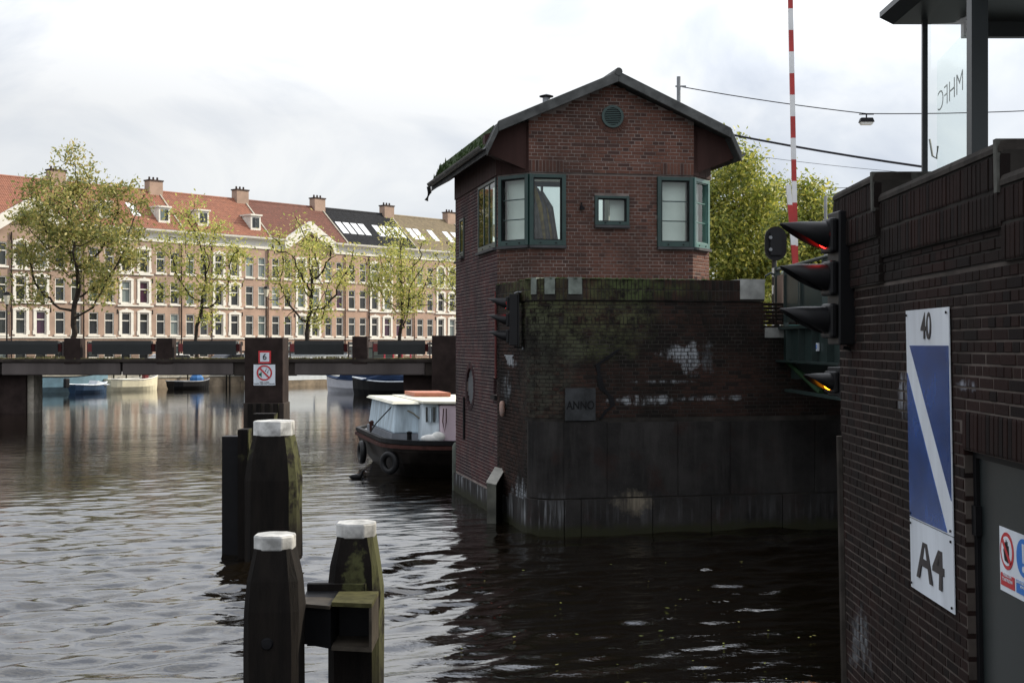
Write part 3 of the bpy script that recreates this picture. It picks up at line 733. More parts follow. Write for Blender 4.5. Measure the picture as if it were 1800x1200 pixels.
for body, q, z, sz, sx in (('40', SL*.50, (ZT+Z1)/2, .22, .95), ('A4', SL*.5, (ZB+Z2)/2, .40, 1.15)):
    c = ssg.at(q, .002); o = text('lettering', body, M('sign_print', (.05, .045, .045), .5), sgn, (c[0]+lean(z), c[1], z), (ssg.t.x, ssg.t.y, 0), (lean(0)-lean(1), 0, 1), sz, sx=sx, bold=.012)
for q, z in ((.03, ZT-.03), (SL-.03, ZT-.03), (.03, Z2+.03), (SL-.03, Z2+.03), (.03, Z2-.03), (SL-.03, Z2-.03), (.03, ZB+.03), (SL-.03, ZB+.03)):
    mb = Lean(); mb.lathe([(0, -.008), (.008, -.006), (.008, 0)], (*ssg.at(q, .004), z), axis='X', n=8); mb.build('screw', m_black, sgn)
# safety sign on the door
sf = thing('safety_sign', 'small white safety sign with red hand prohibition and blue exclamation disc on the door', 'sign', (2.52, 6.5, 1.95))
dsg = Seg(AB(6.78, -.066), AB(6.30, -.066))
def dpoly(name, pts, d, m_, par=sf):
    mb = Lean(); n = len(pts); v = [(*dsg.at(q, d-.002), z) for q, z in pts]+[(*dsg.at(q, d), z) for q, z in pts]
    mb.add(v, [tuple(range(n)), tuple(range(n, 2*n))]+[(i, (i+1) % n, n+(i+1) % n, n+i) for i in range(n)]); return mb.build(name, m_, par)
def circ(q, z, r, n=28): return [(q+math.cos(2*math.pi*i/n)*r, z+math.sin(2*math.pi*i/n)*r) for i in range(n)]
zt_, zb_ = 2.115, 1.785
dpoly('plate', [(0, zb_), (.46, zb_), (.46, zt_), (0, zt_)], 0, m_white)
dpoly('prohibition_circle', circ(.11, 2.0, .095), .003, m_red); dpoly('inner_disc', circ(.11, 2.0, .075), .0045, m_white)
hand = [(.085, 1.95), (.135, 1.94), (.15, 1.985), (.145, 2.03), (.137, 2.03), (.134, 2.0), (.131, 2.05), (.122, 2.05), (.119, 2.0), (.115, 2.058), (.106, 2.058), (.104, 2.0), (.1, 2.045), (.092, 2.045), (.09, 1.99), (.075, 2.01), (.068, 2.0)]
dpoly('hand', hand, .006, m_ink)
c45 = math.sqrt(.5); dpoly('slash', [(.11-.08*c45-.008, 2.0+.08*c45-.008), (.11-.08*c45+.008, 2.0+.08*c45+.008), (.11+.08*c45+.008, 2.0-.08*c45+.008), (.11+.08*c45-.008, 2.0-.08*c45-.008)], .0075, m_red)
dpoly('mandatory_disc', circ(.34, 2.0, .095), .003, m_bluep)
dpoly('exclamation_mark', [(.325, 2.07), (.355, 2.07), (.348, 1.975), (.332, 1.975)], .0045, m_white); dpoly('exclamation_mark', circ(.34, 1.945, .016, 12), .0045, m_white)
dpoly('red_panel', [(.015, 1.815), (.21, 1.815), (.21, 1.88), (.015, 1.88)], .003, m_red); dpoly('blue_panel', [(.235, 1.815), (.445, 1.815), (.445, 1.88), (.235, 1.88)], .003, m_bluep)
for q, body in ((.112, 'VERBODEN\nTE BETREDEN'), (.34, 'GEHOORBESCHERMING\nVERPLICHT')):
    c = dsg.at(q, .0045); text('lettering', body, m_white, sf, (c[0]+lean(1.85), c[1], 1.862), (dsg.t.x, dsg.t.y, 0), (-.02, 0, 1), .024 if q < .2 else .019, extrude=.0005)

# ---------------------------------------------------------------- ship signals
m_lensred = emis('lit_red_lens', (1, .02, .015), 7, (.4, 0, 0)); m_lensamb = emis('lit_amber_lens', (1, .30, .01), 9, (.5, .2, 0))
m_lensoff = M('dark_lens', (.03, .012, .012), .15)
def hood(mb, L_, r=.105, n=22):
    v = []
    for k in range(n+1):
        a = R(-62)+R(304)*k/n; z = math.sin(a); l = .012+(L_-.012)*max(0, (z+.883)/1.883)**.8
        for rr_ in (r, r-.006):
            v += [(0, rr_*math.cos(a), rr_*math.sin(a)), (-l*.5, rr_*.99*math.cos(a), rr_*.99*math.sin(a)), (-l, rr_*.93*math.cos(a), rr_*.93*math.sin(a)-.008)]
    f = []
    for k in range(n):
        b = k*6; c = b+6
        for o_ in (0, 3):
            for i in (0, 1): f.append((b+o_+i, b+o_+i+1, c+o_+i+1, c+o_+i))
        f.append((b+2, b+5, c+5, c+2))
    f += [(0, 1, 4, 3), (1, 2, 5, 4), (n*6, n*6+1, n*6+4, n*6+3), (n*6+1, n*6+2, n*6+5, n*6+4)]
    mb.add(v, f)
def signal(label, loc, rz, scale, heads, lit, lmat, group):
    t = thing('ship_signal', label, 'signal light', loc, rz, group, scale)
    H = .32*heads
    MB().box(0, .17, -.13, .13, 0, H+.02).build('housing', m_blackm, t, local=True, bevel=.012)
    MB().box(.171, .19, -.17, .17, -.03, H+.06).build('backboard', m_blackm, t, local=True)
    for k in range(heads):
        z = H-.155-.313*k
        h_ = MB(); h_.box(-.06, .0, -.115, .115, z-.13, z+.125); bz = h_.build('bezel', m_blackm, t, local=True, bevel=.02)
        h2 = MB(); hood(h2, .34); h2.v = [(p[0]-.06, p[1], p[2]+z) for p in h2.v]; h2.build('hood', m_blackm, t, local=True, smooth=True)
        MB().lathe([(.0, -.125), (.05, -.115), (.085, -.085), (.096, -.0605)], (0, 0, z), axis='X', n=20).build('lens', lmat if k == lit else m_lensoff, t, local=True, smooth=True)
    if heads > 1:
        for z in (.0, H): 
            MB().tube([(.1, .05, z+(.04 if z else -.02)), (.16, -.0, z+(.06 if z else -.04)), (.30, -.0, z+(.06 if z else -.04))], .014, 8).build('bracket', m_steel if z else m_black, t, local=True)
            MB().lathe([(0, 0), (.02, 0), (.02, .05), (0, .05)], (.26, -.0, z+(.04 if z else -.08)), n=8).build('bolt', m_steel, t, local=True)
    return t
GR = 'three aspect ship signals'
signal('large black three lamp ship signal with lit red top lamp, bolted to the near abutment', (2.37, 9.66, 3.05), R(5), 1, 3, 0, m_lensred, GR)
xx, yy = s1.at(s1.L-.28, .22)
signal('smaller black three lamp ship signal with lit red top lamp, on the mossy pier', (xx, yy, 3.04), math.atan2(-s1.n.y, -s1.n.x)-R(14), .86, 3, 0, m_lensred, GR)
signal('single black ship signal with an amber lamp lit below the green lifting bridge', (3.98, 16.2, 2.42), R(20), 1.05, 1, 0, m_lensamb, None)

# ---------------------------------------------------------------- steel lifting bridge to the right
m_gsteel = M('dark_green_bridge_steel', (.010, .022, .020), .45, var=.4, ns=3)
bl = thing('lifting_bridge', 'dark green steel lifting bridge between the pier and the near abutment', 'bridge', (4.55, 16, 3))
ga, gb_ = (4.50, 22.3), (4.62, 10.2)
gs = Seg(ga, gb_)
mb = MB(); gs.box(mb, 0, gs.L, -.02, 0, 2.80, 3.30); g1 = mb.build('girder', m_gsteel, bl)
mb = MB(); gs.box(mb, 0, gs.L, -.2, .14, 2.77, 2.80); mb.build('lower_flange', m_gsteel, bl)
mb = MB(); gs.box(mb, 0, gs.L, -.2, .10, 3.302, 3.35); mb.build('edge_beam', m_gsteel, bl)
mb = MB(); gs.box(mb, 0, gs.L, -6, -.03, 3.1, 3.36); mb.build('deck', m_gsteel, bl)
for k in range(14):
    mb = MB(); q = .35+k*.87; gs.box(mb, q, q+.02, 0, .10, 2.81, 3.30); mb.build('stiffener', m_gsteel, bl)
for k in range(4):
    mb = MB(); gs.box(mb, 1+k*3, 1.3+k*3, -6, -.03, 2.5, 3.08); mb.build('cross_beam', m_gsteel, bl)
mb = MB(); x, y = gs.at(1.0, .02); x2, y2 = gs.at(3.2, .02); mb.tube([(x, y, 2.78), (x2, y2, 2.35)], .045, 6); mb.build('strut', M('moss_green_steel', (.012, .03, .012), .6), bl)
mb = MB(); gs.box(mb, 1.2, 6, .0, .12, 2.30, 2.34); mb.build('walkway_ledge', m_gsteel, bl)
mb = MB(); x, y = gs.at(3.02, .012); mb.box(x-.03, x+.0, y-.05, y+.05, 2.96, 3.08); nb = mb.build('number_plate', m_white, bl)
text('plate_number', '15', m_bluep, nb, (x-.032, y, 3.02), (gs.t.x, gs.t.y, 0), (0, 0, 1), .09)
rl = thing('bridge_railing', 'green steel railing with solid panels along the edge of the lifting bridge', 'railing', (4.55, 19, 3.36))
for q, h, w_ in ((.02, 1.02, .09), (.75, .95, .05), (1.9, .95, .05), (3.3, .95, .05), (5, .95, .05), (7, .95, .05)):
    mb = MB(); gs.box(mb, q, q+w_, -.04, .04, 3.352, 3.352+h); mb.build('post', m_gsteel, rl)
mb = MB(); x0_, y0_ = gs.at(.0); x1_, y1_ = gs.at(8); mb.tube([(x0_, y0_, 4.32), (x1_, y1_, 4.32)], .028, 8); mb.build('top_rail', m_gsteel, rl)
mb = MB(); gs.box(mb, .12, .52, -.01, .01, 3.42, 4.22); mb.build('panel', M('brown_board', (.16, .11, .085), .8, streak=True, ns=5), rl)
mb = MB(); gs.box(mb, .62, 1.7, -.01, .012, 3.42, 4.2); mb.build('panel', m_gsteel, rl); mb = MB(); gs.box(mb, 1.96, 3.2, -.01, .012, 3.42, 4.2); mb.build('panel', m_gsteel, rl)
mb = MB(); x, y = gs.at(.05, 0); mb.tube([(x, y, 4.22), (x-.1, y, 4.27), (x-.19, y, 4.22), (x-.21, y, 4.12)], .02, 8); mb.build('hook_handle', m_gsteel, rl)
# road signal on striped pole, seen from behind
stp = M('white_paint', (.62, .62, .60), .5, var=.12); stb = M('black_paint', (.015, .015, .016), .4, var=.12)
rs = thing('road_signal', 'dark oval back of a road signal on a black and white banded pole', 'signal', (4.85, 24.2, 3.3))
cx_, cy_ = 4.85, 24.2
zz = 3.35
for k in range(10):
    z1_ = zz+.16; MB().lathe([(0, 0), (.045, 0), (.045, .158), (0, .158)], (cx_, cy_, zz), n=12).build('pole_band', stp if k % 2 == 0 else stb, rs); zz = z1_
def oval(mb, cx, cy, z0, z1, hw, th=.05, r=None):
    r = r or hw; pts = []
    for a in range(0, 181, 15): pts.append((hw*math.cos(R(a)), z1-r+r*math.sin(R(a))))
    for a in range(180, 361, 15): pts.append((hw*math.cos(R(a)), z0+r+r*math.sin(R(a))))
    return mb.extr(pts, (cx, cy, 0), (1, 0, 0), (0, 0, 1), (0, 1, 0), th)
oval(MB(), cx_+.01, cy_-.1, 4.60, 5.23, .2).build('backboard', m_blackm, rs)
MB().box(cx_-.10, cx_-.09+.2, cy_-.16, cy_-.1, 4.70, 5.12).build('lamp_case', m_blackm, rs)
for z in (4.8, 5.02): MB().lathe([(0, -.02), (.03, -.02), (.035, 0)], (cx_-.10, cy_-.165, z), axis='Y', n=12).build('cable_gland', m_steel, rs)
pn = oval(MB(), 4.60, 22.35, 3.46, 4.12, .13, .03, .1).build('sign_back', M('dark_green_sign_back', (.03, .045, .04), .5), loc=(4.6, 22.35, 3.4)); tag(pn, 'rounded dark green panel low on the banded pole at the end of the pier', 'panel')
# barrier booms
m_rr = M('boom_red', (.36, .018, .015), .45, var=.2); m_rw = M('boom_white', (.62, .62, .62), .45, var=.12)
def boom(label, p0, p1, hw, n, first, rot=.8):
    t = thing('barrier_boom', label, 'barrier', p0, 0, 'red and white barrier booms')
    p0, p1 = Vector(p0), Vector(p1); d = (p1-p0)/n
    for k in range(n):
        a, b = p0+d*k, p0+d*(k+1); q = [(math.cos(rot+i*math.pi/2)*hw, math.sin(rot+i*math.pi/2)*hw*.6) for i in range(4)]
        MB().hexa([(a.x+x_, a.y+y_, a.z) for x_, y_ in q]+[(b.x+x_, b.y+y_, b.z) for x_, y_ in q]).build('boom_stripe', m_rr if (k+first) % 2 else m_rw, t)
    return t
b0 = P(1399, 470, 24.2); boom('tall upright red and white barrier boom reaching past the top of the picture', tuple(b0), tuple(P(1388, -60, 24.2)), .06, 14, 1)
b0 = P(1397, 466, 23.9); boom('short red and white barrier boom leaning at the foot of the tall boom', tuple(b0), tuple(P(1385.5, 325, 23.9)), .058, 4, 1)
bc = thing('barrier_machine', 'green cabinet holding the two barrier booms behind the black ship signal', 'cabinet', (5.25, 24.1, 3.3))
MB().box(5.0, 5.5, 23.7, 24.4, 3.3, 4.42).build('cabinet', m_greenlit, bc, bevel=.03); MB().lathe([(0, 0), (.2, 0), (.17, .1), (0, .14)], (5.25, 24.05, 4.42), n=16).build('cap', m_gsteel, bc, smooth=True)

# ---------------------------------------------------------------- overhead wires and street lamps
m_wire = M('black_cable', (.02, .02, .025), .6, var=.1)
def wire(label, pts, r, m_=m_wire):
    a = [Vector(p) for p in pts]; fin_ = []
    for p, q in zip(a, a[1:]):
        for k in range(8): fin_.append(p.lerp(q, k/8)-Vector((0, 0, .35*(q-p).length/40*4*(k/8)*(1-k/8))))
    fin_.append(a[-1]); o = MB().tube(fin_, r, 6).build('overhead_wire', m_wire, loc=tuple(a[0])); return tag(o, label, 'wire', 'overhead wires')
mast = thing('steel_mast', 'grey steel mast standing up behind the right roof slope of the keeper house', 'mast', (*P(1193, 600, 36)[:2], 3))
mp_ = P(1193, 135, 36); MB().tube([(mp_.x, mp_.y, 3), (mp_.x, mp_.y, mp_.z)], .055, 10).build('pole', m_steel, mast)
MB().box(mp_.x-.09, mp_.x+.2, mp_.y-.02, mp_.y+.02, P(0, 152, 36).z-.02, P(0, 152, 36).z+.02).build('wire_clamp', m_steel, mast)
mast2 = thing('steel_mast', 'short visible top of a grey mast between the green tree and the abutment', 'mast', (*P(1451, 600, 40)[:2], 3))
mp2 = P(1451, 345, 40); MB().tube([(mp2.x, mp2.y, 3), (mp2.x, mp2.y, mp2.z)], .05, 10).build('pole', m_steel, mast2)
wire('thin wire from the steel mast to the hanging lamp and past the shelter', [P(1199, 153, 36), P(1523, 200, 36), P(1900, 190, 36)], .014)
wire('thick dark cable running from behind the roof down to the shelter', [P(1180, 215, 34), P(1620, 293, 30)], .03)
wire('very thin lower wire crossing the pale sky under the thick cable', [P(1240, 262, 60), P(1600, 304, 60)], .011)
wire('faint wire behind the tree holding the two small lamps', [P(1250, 410, 48), P(1316, 404, 48), P(1600, 398, 48)], .012)
wire('faint upper wire behind the tree crossing the booms', [P(1250, 325, 50), P(1322, 336, 50), P(1600, 322, 50)], .012)
m_lampglass = M('lamp_diffuser', (.6, .6, .58), .3, var=.05)
def hlamp(px, py, Z, s, label):
    c = P(px, py, Z); t = thing('hanging_lamp', label, 'street lamp', tuple(c), 0, 'lamps hung on wires', s)
    MB().prism([(-.2, -.12), (.2, -.12), (.2, .12), (-.2, .12)], -.02, .10, [(-.16, -.09), (.16, -.09), (.16, .09), (-.16, .09)]).build('lamp_housing', m_zinc if s < .9 else m_black, t, local=True, bevel=.01)
    MB().prism([(-.14, -.08), (.14, -.08), (.14, .08), (-.14, .08)], -.09, -.022, [(-.18, -.1), (.18, -.1), (.18, .1), (-.18, .1)]).build('diffuser', m_lampglass, t, local=True)
    MB().tube([(0, 0, .1), (0, 0, .2)], .02, 6).build('hanger', m_black, t, local=True); MB().box(-.2, .2, -.02, .02, .19, .215).build('clamp_bar', m_black, t, local=True)
hlamp(1523, 214, 36, 1, 'dark lamp with pale glass hung on the top wire in the open sky')
hlamp(1320, 343, 50, .95, 'upper of the two small pale lamps in front of the tree right of the house')
hlamp(1316, 411, 48, .75, 'lower of the two small pale lamps in front of the tree right of the house')

# ---------------------------------------------------------------- glass shelter above the abutment
m_shel = M('charcoal_shelter_steel', (.018, .024, .026), .4, var=.2)
sh = thing('glass_shelter', 'dark framed glass shelter with flat overhanging roof behind the abutment wall', 'shelter', (3.4, 8.5, 3.3))
def sx(Z): return 2.88+.0217*Z+(9.5-Z)*.0
for Z_, px0, px1, dep in ((9.5, 1622, 1631, .03), (8.05, 1708, 1737, .09)):
    xa, xb = (px0-900)/F*Z_, (px1-900)/F*Z_; MB().box(xa, xb, Z_, Z_+dep, 3.3, 5.43).build('post', m_shel, sh)
gA = Vector((P(1631, 0, 9.5).x, 9.53)); gB = Vector((P(1707, 0, 8.1).x, 8.09)); gsg = Seg(gA, gB)
mb = MB(); gsg.box(mb, .005, gsg.L-.005, -.006, .004, 3.6, 5.40)
m_frost = glass('scratched_glass', (.97, .985, .98), 1.06, .05)
gp = mb.build('glass_pane', m_frost, sh)
m_scr = M('etched_scratches', (.30, .33, .31), .7)
mb = MB(); gsg.box(mb, .42, gsg.L-.01, .006, .008, 3.62, 5.02); mb.build('film_panel', glass('milky_film', (.965, .985, .978), 1.02, .3), gp)
cc = gsg.at(gsg.L*.60, .012); d3 = Vector((gsg.t.x, gsg.t.y, 0))
text('scratched_letters', 'MHFC', m_scr, gp, (cc[0]-.0, cc[1], 4.72), -d3, (-.0, 0, 1), .2, sx=1.55, extrude=.001, bold=-.018)
cc = gsg.at(gsg.L*.12, .012); mb = MB(); mb.tube([(cc[0], cc[1], 4.52), (cc[0]+.02, cc[1], 4.40), (cc[0]+.05, cc[1], 4.38), (cc[0]+.06, cc[1], 4.47)], .008, 5); mb.build('scratch_mark', m_scr, gp)
pf = [(0, .02), (.10, -.03), (3.2, -.03), (3.2, .10), (.12, .14), (0, .06)]
MB().extr(pf, (2.71, 5.2, 5.44), (1, 0, 0), (0, 0, 1), (.0, 1, 0), 4.45).build('roof', m_shel, sh)
MB().box(3.3, 5.8, 9.56, 9.62, 5.30, 5.41).build('roof_beam', m_shel, sh)
# ---------------------------------------------------------------- water
def water():
    g = G('canal_water'); b = g.b
    n1 = g.noise(.55, 5, .6, stretch=(.55, 1, 1), dist=.6); n2 = g.noise(3.4, 5, .6, stretch=(.5, 1.3, 1), dist=.5); n3 = g.noise(9, 3, .55, stretch=(.7, 1.2, 1))
    patch = g.rng(g.noise(.07, 3, .5), .3, .7, .35, 1.15)
    h = g.math('ADD', g.math('MULTIPLY', n1, .030), g.math('ADD', g.math('MULTIPLY', n2, .013), g.math('MULTIPLY', n3, .0035)))
    zp = g.n('SeparateXYZ'); g.set(zp.inputs[0], g.pos()); h = g.math('MULTIPLY', g.math('MULTIPLY', h, patch), g.rng(zp.outputs[1], 30, 60, 1, .3))
    bp = g.n('Bump'); bp.inputs['Strength'].default_value = 1; bp.inputs['Distance'].default_value = 1; g.set(bp.inputs['Height'], h); g.nt.links.new(bp.outputs[0], b.inputs['Normal'])
    b.inputs['Base Color'].default_value = (.004, .0028, .0014, 1); b.inputs['Roughness'].default_value = .01; b.inputs['IOR'].default_value = 1.8
    return g.m
m_water = water()
# ripples modelled close by; the sheet is one mesh and gets coarser with distance
xs = np.concatenate([[-700, -300, -120, -60, -30, -18, -12], np.arange(-10.5, 6.01, .05), [9, 14, 30, 90, 300, 900]])
ys = np.concatenate([[-60, -20, 0, 5], np.arange(7.5, 34, .05), [35, 37, 40, 45, 55, 70, 90, 120, 200, 400, 900]])
X, Y = np.meshgrid(xs, ys); Hh = np.zeros_like(X); rs_ = np.random.RandomState(5)
fade = np.clip((X+10.5)/2.5, 0, 1)*np.clip((6-X)/1, 0, 1)*np.clip((Y-7.5)/1, 0, 1)*np.clip((34-Y)/12, 0, 1)
for k in range(46):
    wl = .22*(6.5**rs_.rand()); th = R(116)+rs_.randn()*.34; kx, ky = math.cos(th)*2*math.pi/wl, math.sin(th)*2*math.pi/wl
    am = .0011*wl**.7*6.6; p = rs_.rand()*6.28
    ph_ = kx*X+ky*Y+p+.6*np.sin(.5*X+rs_.rand()*6)+.5*np.sin(.37*Y+rs_.rand()*6)
    s_ = np.sin(ph_); Hh += am*(.45*s_+.75*(.64-np.abs(np.sin(ph_/2)))*1.6)
gust = .65+.45*np.sin(.31*X+.8*np.sin(.22*Y))*np.sin(.27*Y+1.3+.5*np.sin(.4*X))
Hh *= fade*gust*1.25
nx, ny = len(xs), len(ys)
vv = np.stack([X.ravel(), Y.ravel(), Hh.ravel()], 1); idx = np.arange(nx*ny).reshape(ny, nx)
ff = np.stack([idx[:-1, :-1].ravel(), idx[:-1, 1:].ravel(), idx[1:, 1:].ravel(), idx[1:, :-1].ravel()], 1)
me = bpy.data.meshes.new('canal_water'); me.vertices.add(len(vv)); me.vertices.foreach_set('co', vv.ravel())
me.loops.add(ff.size); me.loops.foreach_set('vertex_index', ff.ravel().astype(np.int32)); me.polygons.add(len(ff))
me.polygons.foreach_set('loop_start', np.arange(0, ff.size, 4, dtype=np.int32)); me.polygons.foreach_set('loop_total', np.full(len(ff), 4, dtype=np.int32))
me.update(); me.validate(); me.polygons.foreach_set('use_smooth', [True]*len(ff)); me.materials.append(m_water)
wo = bpy.data.objects.new('canal_water', me); C.objects.link(wo); tag(wo, kind='structure')

# ---------------------------------------------------------------- mooring piles in front
m_wood = None
def pilemat():
    g = G('wet_black_timber'); n = g.noise(3, 6, .62, stretch=(3, 3, .35)); col = g.mix(g.rng(n, .3, .7), (.003, .0025, .0022), (.011, .0085, .007))
    x = g.n('NewGeometry'); z = g.n('SeparateXYZ'); g.set(z.inputs[0], x.outputs['Position'])
    nm = g.noise(4.2, 6, .68); P_ = g.ell((-1.20, 9.95, 1.28), (.085, .35, .22), .3, 9, .8); P2 = g.ell((-4.0, 18.4, 1.48), (.36, .5, .16), .4, 5, .5); PT_ = g.math('MAXIMUM', P_, P2)
    nrm = g.n('SeparateXYZ'); g.set(nrm.inputs[0], x.outputs['Normal']); yy = g.rng(z.outputs[1], 9.75, 9.95)
    flank = g.math('MULTIPLY', g.math('MULTIPLY', g.rng(nrm.outputs[0], .4, .8), yy), g.rng(nm, .40, .52))
    alg = g.math('MAXIMUM', g.math('MULTIPLY', PT_, g.rng(nm, .38, .55)), g.math('MULTIPLY', flank, g.rng(z.outputs[2], .3, .9))); col = g.mix(g.math('MULTIPLY', alg, .9), col, (.060, .062, .026))
    return g.fin(col, .8, 0, g.noise(14, 5, .7, stretch=(2.5, 2.5, .25)), .8, .012, .12)
m_pile = pilemat(); m_cap = M('white_pile_cap', (.44, .44, .42), .6, var=.6, ns=4.5, col2=(.60, .60, .585), bump=.4)
m_algae = M('green_algae', (.10, .11, .04), .9, var=.45, ns=9)
def pile(label, px0, px1, pytop, Z, group, capw, htaper, ruin=False):
    xl, xr = (px0-900)/F*Z, (px1-900)/F*Z; cx = (xl+xr)/2; hw = (xr-xl)/2; zt = EYE-(pytop-606)/F*Z; ch = 27/F*Z
    cy = Z+hw; t = thing('mooring_pile', label, 'mooring pile', (cx, cy, 0), 0, group)
    def octo(r, sq=.26): # square with chamfered corners
        a, b = r, r*(1-sq); return [(cx-b, cy-a), (cx+b, cy-a), (cx+a, cy-b), (cx+a, cy+b), (cx+b, cy+a), (cx-b, cy+a), (cx-a, cy+b), (cx-a, cy-b)]
    cr = capw/F*Z/2
    zc = zt-ch
    b = MB(); prof = [(-1.5, hw), (-.3, hw*1.0), (zc-htaper*1.6, hw*.99), (zc-htaper, hw), (zc-htaper*.5, hw*.9), (zc+.01, cr*.97)]; rj = random.Random(int(px0))
    for (z_, r_2) in prof: b.v += [(x+rj.uniform(-.008, .008), y, z_) for x, y in octo(r_2)]
    for i in range(len(prof)-1): b.f += [(i*8+j, i*8+(j+1) % 8, i*8+8+(j+1) % 8, i*8+8+j) for j in range(8)]
    b.f += [tuple(range(7, -1, -1)), tuple(range(40, 48))]
    b.build('timber_post', m_pile, t)
    c = MB(); o1 = octo(cr*1.02, .5); c.prism(o1, zc, zt-.006, o1); c.prism(o1, zt-.006, zt+.010, octo(cr*.25, .5)); c.build('painted_cap', m_cap, t, bevel=.012)
    return t, cx, cy, hw, zc
GP = 'black timber mooring piles with white caps'
pA = pile('nearest black timber mooring pile with a white cap, at the lower left', 425, 524, 944, 9.2, GP, 69, .42)
pB = pile('white capped mooring pile with a green algae patch, right of the nearest pile', 575, 667, 922, 10.0, GP, 67, .40)
pC = pile('farther, thicker white capped mooring pile with mossy flanks beside the dark steel post', 428, 519, 741, 18.4, GP, 67, .62)
# iron bolt in nearest pile
MB().lathe([(0, -.02), (.035, -.018), (.045, 0)], (pA[1]-.02, pA[2]-pA[3]-.0, .95), axis='Y', n=14).build('bolt_head', m_black, pA[0])
sp = thing('sheet_post', 'dark square steel guide post standing left of the farther white capped pile', 'post', (-4.1, 19.2, 0))
MB().box((390-900)/F*19, (428-900)/F*19, 19, 19.3, -1, 1.72).build('post', m_black, sp); MB().box((419-900)/F*18.9, (436-900)/F*18.9, 18.85, 19.2, -1, 1.83).build('post', m_pile, sp)
m2o = MB().box((444-900)/F*20, (482-900)/F*20, 20, 20.3, -1, EYE-(727-606)/F*20).build('timber_post', m_pile, loc=((460-900)/F*20, 20.1, 0)); tag(m2o, 'dark timber post with pale flat top just behind the farther white capped pile', 'post')
# waling and steel fender box between the piles
m_box = M('rusty_fender_steel', (.045, .038, .030), .6, var=.5, ns=6)
fb = thing('pile_fender', 'rusty open steel box and timber beam joining the two near piles', 'fender', (-1.35, 9.9, .9))
za, zb = EYE-(1052-606)/F*9.6, EYE-(1130-606)/F*9.6
xa, xm, xb_ = (526-900)/F*9.6, (584-900)/F*9.6, (657-900)/F*9.6
za = 1.18; zb = .86
MB().hexa([(xa, 9.62, zb), (xm, 9.52, zb-.02), (xm, 9.95, zb-.02), (xa, 9.95, zb), (xa, 9.62, za-.05), (xm, 9.52, za-.05), (xm, 9.95, za), (xa, 9.95, za)]).build('side_box', m_black, fb)
for pts, nm in (([(xm+.005, 9.52), (xb_, 9.46), (xb_, 9.95), (xm+.005, 9.95)], 'top_plate'),): MB().prism(pts, za-.03, za).build(nm, M('mossy_plate', (.055, .052, .022), .85, var=.5, ns=8), fb)
MB().prism([(xm+.005, 9.52), (xb_, 9.46), (xb_, 9.95), (xm+.005, 9.95)], zb-.03, zb).build('bottom_plate', m_box, fb)
MB().prism([(xb_-.02, 9.46), (xb_, 9.46), (xb_, 9.95), (xb_-.02, 9.95)], zb+.002, za-.032).build('end_plate', m_box, fb)
MB().prism([(xm+.02, 9.85), (xb_-.025, 9.85), (xb_-.025, 9.9), (xm+.02, 9.9)], zb+.002, za-.032).build('back_plate', m_black, fb)
MB().prism([(xa-.0, 9.96), (xb_-.1, 9.96), (xb_-.1, 10.02), (xa, 10.02)], zb-.1, za+.05).build('timber_beam', m_pile, fb)
MB().prism([(xa, 9.58), (xm, 9.48), (xm, 9.94), (xa, 9.94)], za-.045, za-.02).build('top_plate', m_box, fb)

# ---------------------------------------------------------------- steel fender box by the house wall
Zf = 22.3; fx0, fx1 = (856-900)/F*Zf, (872-900)/F*Zf
fe = thing('steel_fender', 'thin upright steel box with slanted pale top in the water against the brick side', 'fender', (fx0+.1, Zf+.3, 0))
e0, e1 = (872-900)/F*Zf, (887-900)/F*(Zf+.75)
MB().hexa([(fx0, Zf, -1), (fx1, Zf, -1), (e1, Zf+.75, -1), (e1-.16, Zf+.75, -1), (fx0, Zf, .70), (fx1, Zf, .66), (e1, Zf+.75, .84), (e1-.16, Zf+.75, .88)]).build('box_plate', m_black, fe)
MB().hexa([(fx0-.01, Zf-.01, .705), (fx1+.005, Zf-.01, .665), (e1+.005, Zf+.76, .845), (e1-.17, Zf+.76, .885), (fx0-.01, Zf-.01, .725), (fx1+.005, Zf-.01, .685), (e1+.005, Zf+.76, .865), (e1-.17, Zf+.76, .905)]).build('lid', M('pale_lid', (.45, .44, .40), .6), fe)
MB().hexa([(fx0+.0, Zf-.008, -1), (fx1, Zf-.008, -1), (fx1, Zf-.002, -1), (fx0, Zf-.002, -1), (fx0, Zf-.008, .7), (fx1, Zf-.008, .66), (fx1, Zf-.002, .66), (fx0, Zf-.002, .7)]).build('front_plate', M('grey_green_steel', (.10, .10, .085), .6, var=.5), fe)
bo = MB().lathe([(0, 1.02), (.09, 1.0), (.13, .93), (.135, .8), (.135, -1), (0, -1)], ((806-900)/F*27.5, 27.5, 0), n=20).build('stone_bollard', M('mossy_concrete', (.10, .11, .095), .85, var=.45, ns=3), smooth=True, loc=((806-900)/F*27.5, 27.5, 0))
tag(bo, 'rounded grey green concrete post in the water at the far corner of the brick house', 'post')

# ---------------------------------------------------------------- fixed bridge in the background
m_conc = M('dark_stained_concrete', (.038, .031, .027), .9, var=.5, ns=.9, bump=.4, bs=15)
m_conc2 = M('grey_concrete_beam', (.085, .073, .069), .85, var=.35, ns=.7, streak=True)
m_post = M('sooty_brick_pier', (.026, .018, .016), .9, var=.4, ns=2, bump=.5, bs=20)
m_moss = M('dry_moss_and_grass', (.16, .14, .055), .95, var=.6, ns=4)
m_flower = M('black_parapet_steel', (.010, .012, .012), .45, var=.3, ns=2)
m_rdot = M('red_reflector', (.13, .008, .008), .5, var=.2); m_rdark = M('faded_red_end', (.04, .006, .006), .6, var=.2)
BZ = 58.; fb_ = thing('fixed_bridge', 'low dark concrete bridge with brick posts and black parapet girders crossing the canal', 'bridge', (-12, 60, 0))
def bx(px): return (px-900)/F*BZ
def bz(py): return EYE-(py-606)/F*BZ
